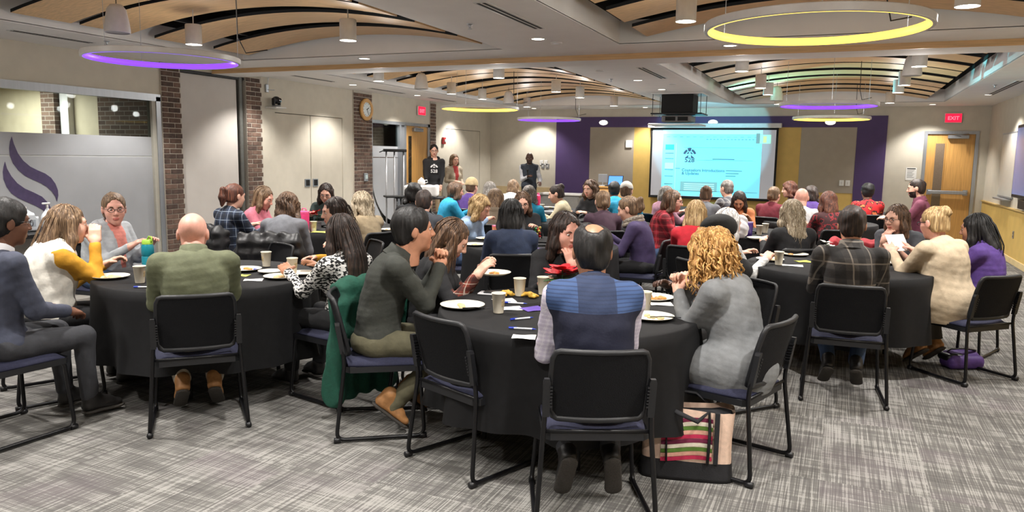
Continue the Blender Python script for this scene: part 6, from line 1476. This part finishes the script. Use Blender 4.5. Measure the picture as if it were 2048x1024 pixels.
for x, lb in ((-5.31,'round lamp on the purple band above the lectern'),(-2.75,'round lamp on the purple band above the screen'),(-.3,'round lamp on the purple band right of the screen')):
    r = empty('band_lamp', (x, YB-.035, 2.43), 0, lb, 'wall lamp', 'round lamps on the purple band'); b = MB(); n = 22
    b.loft([[(rr*cos(2*pi*k/n), yy, .55*rr*sin(2*pi*k/n)) for k in range(n)] for rr, yy in ((.115,0),(.115,-.02),(.1,-.03))], False, False); b.build('housing', M_TRIMW, r, True)
    b = MB(); b.loft([[(rr*cos(2*pi*k/n), yy, .55*rr*sin(2*pi*k/n)) for k in range(n)] for rr, yy in ((.1,-.03),(.05,-.036),(.002,-.037))], False, True); b.build('lens', M_LENS, r, True)
def exit_sign(p, rot, label):
    r = empty('exit_sign', p, rot, label, 'exit sign', 'red exit signs'); MB().bbox(-.16,-.04,-.1,.16,0,.1,.012).build('housing', mat('exit_housing',(206,196,190),.4,.03,20), r)
    MB().box(-.145,-.045,-.085,.145,-.04,.085).build('face', mat('exit_red',(232,30,60),.4,.03,20,emit=(240,20,60),estr=1.3), r)
    text_mesh('EXIT', .1, mat('exit_letter',(255,120,140),.4,.02,20,emit=(255,110,130),estr=1.5), 'lettering', r, Matrix.Translation((0,-.046,-.036)) @ Matrix.Rotation(pi/2,4,'X'), bold=True, align='CENTER')
exit_sign((1.985,YB-.002,2.51), 0, 'red exit sign over the right-hand door'); exit_sign((XL+.002,14.26,2.52), pi/2, 'red exit sign above the left-hand door')
# clock
r = empty('wall_clock', (XL+.035,12.18,2.42), pi/2, 'round wooden wall clock on the brick pier', 'clock')
b = MB(); n = 36; b.loft([[(rr*cos(2*pi*k/n), yy, rr*sin(2*pi*k/n)) for k in range(n)] for rr, yy in ((.2,0),(.205,-.03),(.19,-.045),(.14,-.045),(.132,-.03))], True, False); autosmooth(b.build('wood_rim', M_DOORW, r))
b = MB(); b.loft([[(rr*cos(2*pi*k/n), yy, rr*sin(2*pi*k/n)) for k in range(n)] for rr, yy in ((.133,-.03),(.001,-.031))], False, True); b.build('dial', mat('dial_white',(214,222,222),.3,.03,20), r)
for a, L_, w_ in ((1.1,.075,.006),(2.6,.105,.004)): MB().box(-w_,-.036,-.012,w_,-.034,L_).build('hand', M_BLACK, r).rotation_euler = (0,a,0)
for k in range(12): a = k*pi/6; MB().box(-.004,-.034,.105,.004,-.032,.122).build('hour_mark', M_BLACK, r).rotation_euler = (0,a,0)
# wall camera on its shelf
r = empty('wall_camera', (XL+.12,9.62,2.3), pi/2, 'black swivel camera on a small wall shelf', 'camera'); MB().bbox(-.12,-.1,-.02,.12,.12,0,.006).build('shelf', M_WHITEPL, r); autosmooth(MB().lathe([(.07,0),(.075,.012),(.06,.03),(.03,.035)], 20).build('base', M_ALU, r))
F_ = Field((-.12,-.12,.0), (.12,.12,.22), .007); F_.ell((0,0,.105), (.062,.068,.06)); F_.rbox((-.065,0,.08), (.012,.03,.055), .01, k=.01); F_.rbox((.065,0,.08), (.012,.03,.055), .01, k=.01); V, Q = F_.net(); h_o = new_obj('head', mesh_np('head', V, Q, [M_BLKPL]), r)
autosmooth(MB().loft([[(rr*cos(2*pi*k/16), yy, .105+rr*sin(2*pi*k/16)) for k in range(16)] for rr, yy in ((.034,-.06),(.034,-.078),(.02,-.08))], False, True).build('lens', mat('lens_dark',(30,32,40),.05,.05,20), h_o))
r = empty('wall_bracket', (XL+.004,9.53,2.58), pi/2, 'small metal bracket on the wall above the camera', 'bracket'); MB().bbox(-.03,-.03,-.06,.03,0,.06,.006).build('plate', M_ALU, r); MB().tube([(0,-.03,.05),(0,-.05,.165)], .006, 6).tube([(0,-.03,-.02),(.14,-.04,-.015)], .007, 6).build('arm', M_ALU, r)
r = empty('thermostat', (XL+.03,12.16,1.16), pi/2, 'grey wall control on the brick pier under the clock', 'wall control'); MB().bbox(-.06,-.03,-.075,.06,0,.075,.008).build('plate', M_ALU, r); MB().box(-.035,-.034,-.03,.035,-.03,.045).build('display', mat('lcd',(180,196,196),.3,.05,20), r)
r = empty('fire_alarm', (XL+.001,15.27,1.92), pi/2, 'red fire alarm strobe on the left wall', 'alarm'); MB().bbox(-.06,-.05,-.075,.06,0,.075,.01).build('housing', mat('alarm_red',(176,40,44),.4,.05,20), r); MB().bbox(-.03,-.075,-.03,.03,-.05,.03,.008).build('strobe', M_WHITEPL, r)
def plates(px, py, n, label, y=YB-.002, m=M_WHITEPL, dx=.12):
    p = aty(px, py, y); r = empty('switch_plate', p, 0, label, 'switch'); 
    for k in range(n): 
        o = MB().bbox(k*dx-.045,-.012,-.06,k*dx+.045,0,.06,.004).build('plate', m, r); MB().box(k*dx-.012,-.018,-.025,k*dx+.012,-.012,.025).build('rocker', M_TRIMW, o)
plates(1683, 366, 2, 'two white switch plates on the taupe panel right of the screen', YB-.032); plates(1083, 325, 2, 'white switch plates beside the speaker'); plates(1086, 332, 2, 'grey switch plates under the white ones beside the speaker', m=M_ALU)
p = aty(1258, 288, YB-.032); r = empty('wall_sensor', p, 0, 'pale speaker strobe on the taupe panel left of the screen', 'sensor'); MB().bbox(-.08,-.03,-.09,.08,0,.09,.01).build('plate', M_WHITEPL, r); MB().lathe([(.035,0),(.03,.02),(.001,.025)], 14).build('dome', M_ALU, r).rotation_euler = (pi/2,0,0)
p = aty(1822, 348, YB-.002); r = empty('notice_sheet', p, 0, 'white printed notice left of the exit door', 'notice'); MB().box(-.1,-.004,-.13,.1,0,.13).build('sheet', M_PAPERW, r)
for k in range(7): MB().box(-.075,-.005,.07-.024*k,.06-.02*(k%3),-.004,.078-.024*k).build('text_line', mat('ink_grey',(120,120,124),.7,.05,40), r)
MB().box(-.08,-.006,.1,.08,-.004,.118).build('clip_bar', M_DARKMET, r)
# display and marker board on the right wall
r = empty('marker_board', (XR-.002,15.55,1.05), -pi/2, 'pale marker board on the right wall', 'board'); MB().bbox(-.6,-.03,0,.6,0,1.08,.006).build('board_face', mat('board_pale',(206,204,196),.3,.02,10), r); MB().box(-.62,-.035,1.08,.62,0,1.1).box(-.62,-.035,-.02,.62,0,.0).build('frame', M_ALU, r); MB().bbox(-.5,-.12,-.06,.5,0,-.03,.006).build('tray', M_ALU, r)
r = empty('wall_display', (XR-.002,13.6,1.08), -pi/2, 'large dark-framed display at the right edge of the picture', 'display'); MB().bbox(-1.0,-.09,0,1.0,-.01,1.15,.01).build('bezel', M_BLKPL, r); MB().box(-.95,-.094,.05,.95,-.09,1.1).build('panel', mat('display_blue',(110,120,170),.2,.04,3,emit=(120,130,180),estr=.35), r); MB().bbox(-.5,-.08,-.16,.5,0,-.02,.01).build('sound_bar', M_BLKPL, r)
for y_, z_, lb in ((14.5,.47,'outlet plates on the yellow wainscot near the display'),(16.2,.46,'outlet plate on the yellow wainscot near the corner')):
    r = empty('outlet_plate', (XR-.021,y_,z_), -pi/2, lb, 'outlet'); MB().bbox(-.04,-.01,-.06,.04,0,.06,.003).build('plate', M_ALU, r); MB().box(-.012,-.012,.012,.012,-.01,.04).box(-.012,-.012,-.04,.012,-.01,-.012).build('sockets', M_BLACK, r)
# lectern with laptop
r = empty('lectern', (-4.6,16.3,0), 0, 'maple lectern left of the screen', 'lectern'); MB().bbox(-.3,-.25,0,.3,.25,.95,.01).build('body', M_DOORW, r); MB().bbox(-.34,-.28,.95,.34,.28,.98,.008).build('top', M_DOORW, r); MB().bbox(-.26,-.262,.06,.26,-.25,.9,.004).build('front_panel', M_MAPLE, r)
r = empty('laptop', (-4.58,16.25,.981), 0, 'laptop with a lit blue screen on the lectern', 'laptop'); MB().bbox(-.17,-.12,0,.17,.12,.018,.006).build('base', M_DARKMET, r)
b = MB(); b.prism([(-.17,.1,.02),(.17,.1,.02),(.17,.16,.23),(-.17,.16,.23)], (0,.01,.002)); l_ = b.build('lid', M_DARKMET, r); b = MB(); b.prism([(-.155,.1005,.032),(.155,.1005,.032),(.155,.155,.22),(-.155,.155,.22)], (0,-.003,0)); b.build('display', mat('laptop_blue',(70,130,230),.3,.05,6,emit=(80,140,240),estr=1.2), l_)
r = empty('document_holder', (-4.85,16.3,.981), .3, 'grey monitor stand at the left of the lectern top', 'monitor'); MB().bbox(-.09,-.06,0,.09,.06,.015,.006).tube([(0,.03,.01),(0,.05,.14)], .012, 8).build('stand', M_ALU, r); MB().bbox(-.1,.03,.08,.1,.05,.26,.006).build('panel', M_ALU, r)
# rolling coat rack and service cart near the door
def rack():
    r = empty('coat_rack', (-7.05,11.3,0), .75, 'tall rolling coat rack with pale posts near the left door', 'rack'); mt = mat('rack_steel',(180,182,186),.35,.04,40,metal=.6)
    for x in (-.15,-.01,.15): MB().tube([(x,.12,.06),(x,.12,1.64)], .014, 8).build('post', mt, r, True)
    MB().bbox(-.2,.07,1.64,.2,.17,1.69,.01).build('top_bar', M_BLACK, r); MB().tube([(-.19,.12,1.66),(-.27,.12,1.63)], .01, 6).build('peg', M_BLACK, r)
    MB().bbox(-.2,-.16,.86,.2,.16,.89,.01).build('tray', M_BLACK, r); MB().bbox(-.2,-.16,.05,.2,.16,.09,.01).build('base', M_BLACK, r)
    for x in (-.17,.17):
        for y_ in (-.13,.13): autosmooth(MB().tube([(x-.012,y_,.025),(x+.012,y_,.025)], .025, 12).build('caster', M_BLKPL, r))
rack()
r = empty('service_cart', (-6.95,11.95,0), .4, 'black service cart with shelves near the coat rack', 'cart')
for z_ in (.25,.55,.84): MB().bbox(-.42,-.25,z_-.02,.42,.25,z_+.015,.01).build('shelf', M_BLKPL, r)
for x in (-.39,.39):
    for y_ in (-.22,.22): o = MB().tube([(x,y_,.06),(x,y_,.84)], .016, 8).build('post', M_BLKPL, r, True); autosmooth(MB().tube([(x-.013,y_,.035),(x+.013,y_,.035)], .035, 12).build('caster', M_BLKPL, o))
F_ = Field((-.36,-.24,-.3), (.36,.24,.05), .014); F_.rbox((0,0,-.09), (.3,.19,.1), .03); X_, Y_, Z_ = F_.coords(); F_.f += (.006*np.sin(X_*40)).astype(np.float32); V, Q = F_.net()
tag(new_obj('cart_cloth', mesh_np('cart_cloth', V, Q, [mat('cart_white',(224,222,220),.7,.02,20)]), None, None, (-6.9,11.9,1.052), .4), 'white cloth covering a box on the service cart', 'cloth')
r = empty('lidded_pitcher', (-6.9,11.9,1.062), .4, 'white lidded pitcher on the cart cloth', 'pitcher'); autosmooth(MB().lathe([(.05,0),(.07,.03),(.065,.08),(.04,.1),(.04,.11),(.012,.125),(.012,.14)], 18).build('pot', M_WHITEPL, r)); MB().tube([(.06,0,.03),(.11,0,.05),(.1,0,.09),(.055,0,.085)], .008, 6).build('handle', M_WHITEPL, r, True)
# side table with cleaning bottles by the glazed screen
r = empty('side_table', (-7.55,5.15,0), 0, 'dark side table before the flame emblem', 'table'); MB().bbox(-.3,-.6,.72,.3,.6,.765,.008).build('top', M_BLKPL, r); MB().box(-.27,-.57,.0,.27,.57,.03).box(-.05,-.5,.03,.05,.5,.72).build('frame', mat('table_panel',(150,146,140),.5,.04,20), r)
def jug(p, label, pump):
    r = empty('cleaner_jug', p, 0, label, 'bottle'); F_ = Field((-.12,-.12,-.01), (.12,.12,.36), .007)
    if pump: F_.cap((0,0,.05), (0,0,.13), .058); F_.cap((0,0,.14), (0,0,.21), .045, .02, k=.03)
    else: F_.rbox((0,0,.095), (.07,.085,.095), .03); F_.cap((0,-.02,.19), (0,-.03,.23), .045, .022, k=.03); F_.ell((0,.06,.17), (.2,.024,.035), sub=True, k=.01)
    F_.plane((0,0,0), (0,0,-1)); V, Q = F_.net(); new_obj('body', mesh_np('body', V, Q, [mat('jug_white',(214,220,226),.35,.02,20)]), r)
    if pump: MB().tube([(0,0,.2),(0,0,.27)], .011, 8).bbox(-.014,-.05,.265,.014,.03,.285,.006).build('pump', M_WHITEPL, r, True)
    else: autosmooth(MB().lathe([(.024,.225),(.024,.25),(.002,.252)], 14, (0,-.03,0)).build('cap', M_WHITEPL, r))
    MB().box(.058 if pump else .0702,-.035,.05,.0615 if pump else .0725,.035,.12).build('printed_label', mat('label_grey',(168,176,186),.5,.1,120), r)
jug(np.array([-7.5,5.08,.766]), 'white handled cleaner jug on the side table', False); jug(np.array([-7.45,5.26,.766]), 'white pump bottle on the side table', True)
# litter bin
r = empty('litter_bin', (-1.93, 9.8, 0), 0, 'slim black litter bin with a grey lid by the red plaid shirt', 'bin')
autosmooth(MB().lathe([(.1,0),(.105,.01),(.118,.68),(.121,.69)], 28).build('body', mat('bin_black',(20,22,24),.4,.06,20), r)); autosmooth(MB().lathe([(.124,.69),(.125,.715),(.105,.735),(.05,.74),(.002,.74)], 28).build('lid', mat('bin_lid',(120,122,120),.35,.05,20,metal=.3), r))
# low tables before the back wall
for x_, y_, lb in ((-6.0,16.9,'low pale cabinet under the purple panel'),):
    r = empty('low_cabinet', (x_,y_,0), 0, lb, 'cabinet'); MB().bbox(-.5,-.25,.06,.5,.25,.72,.008).build('body', mat('cabinet_grey',(120,118,114),.5,.04,20), r); MB().bbox(-.53,-.28,.72,.53,.28,.76,.008).build('top', mat('cabinet_top',(196,194,190),.4,.03,20), r)
    for s in (-1,1): d_ = MB().bbox(s*.25-.23,-.262,.1,s*.25+.23,-.25,.69,.004).build('door', mat('cabinet_grey',(120,118,114)), r); MB().tube([(s*.05,-.27,.4),(s*.05,-.27,.5)], .006, 6).build('handle', M_ALU, d_)
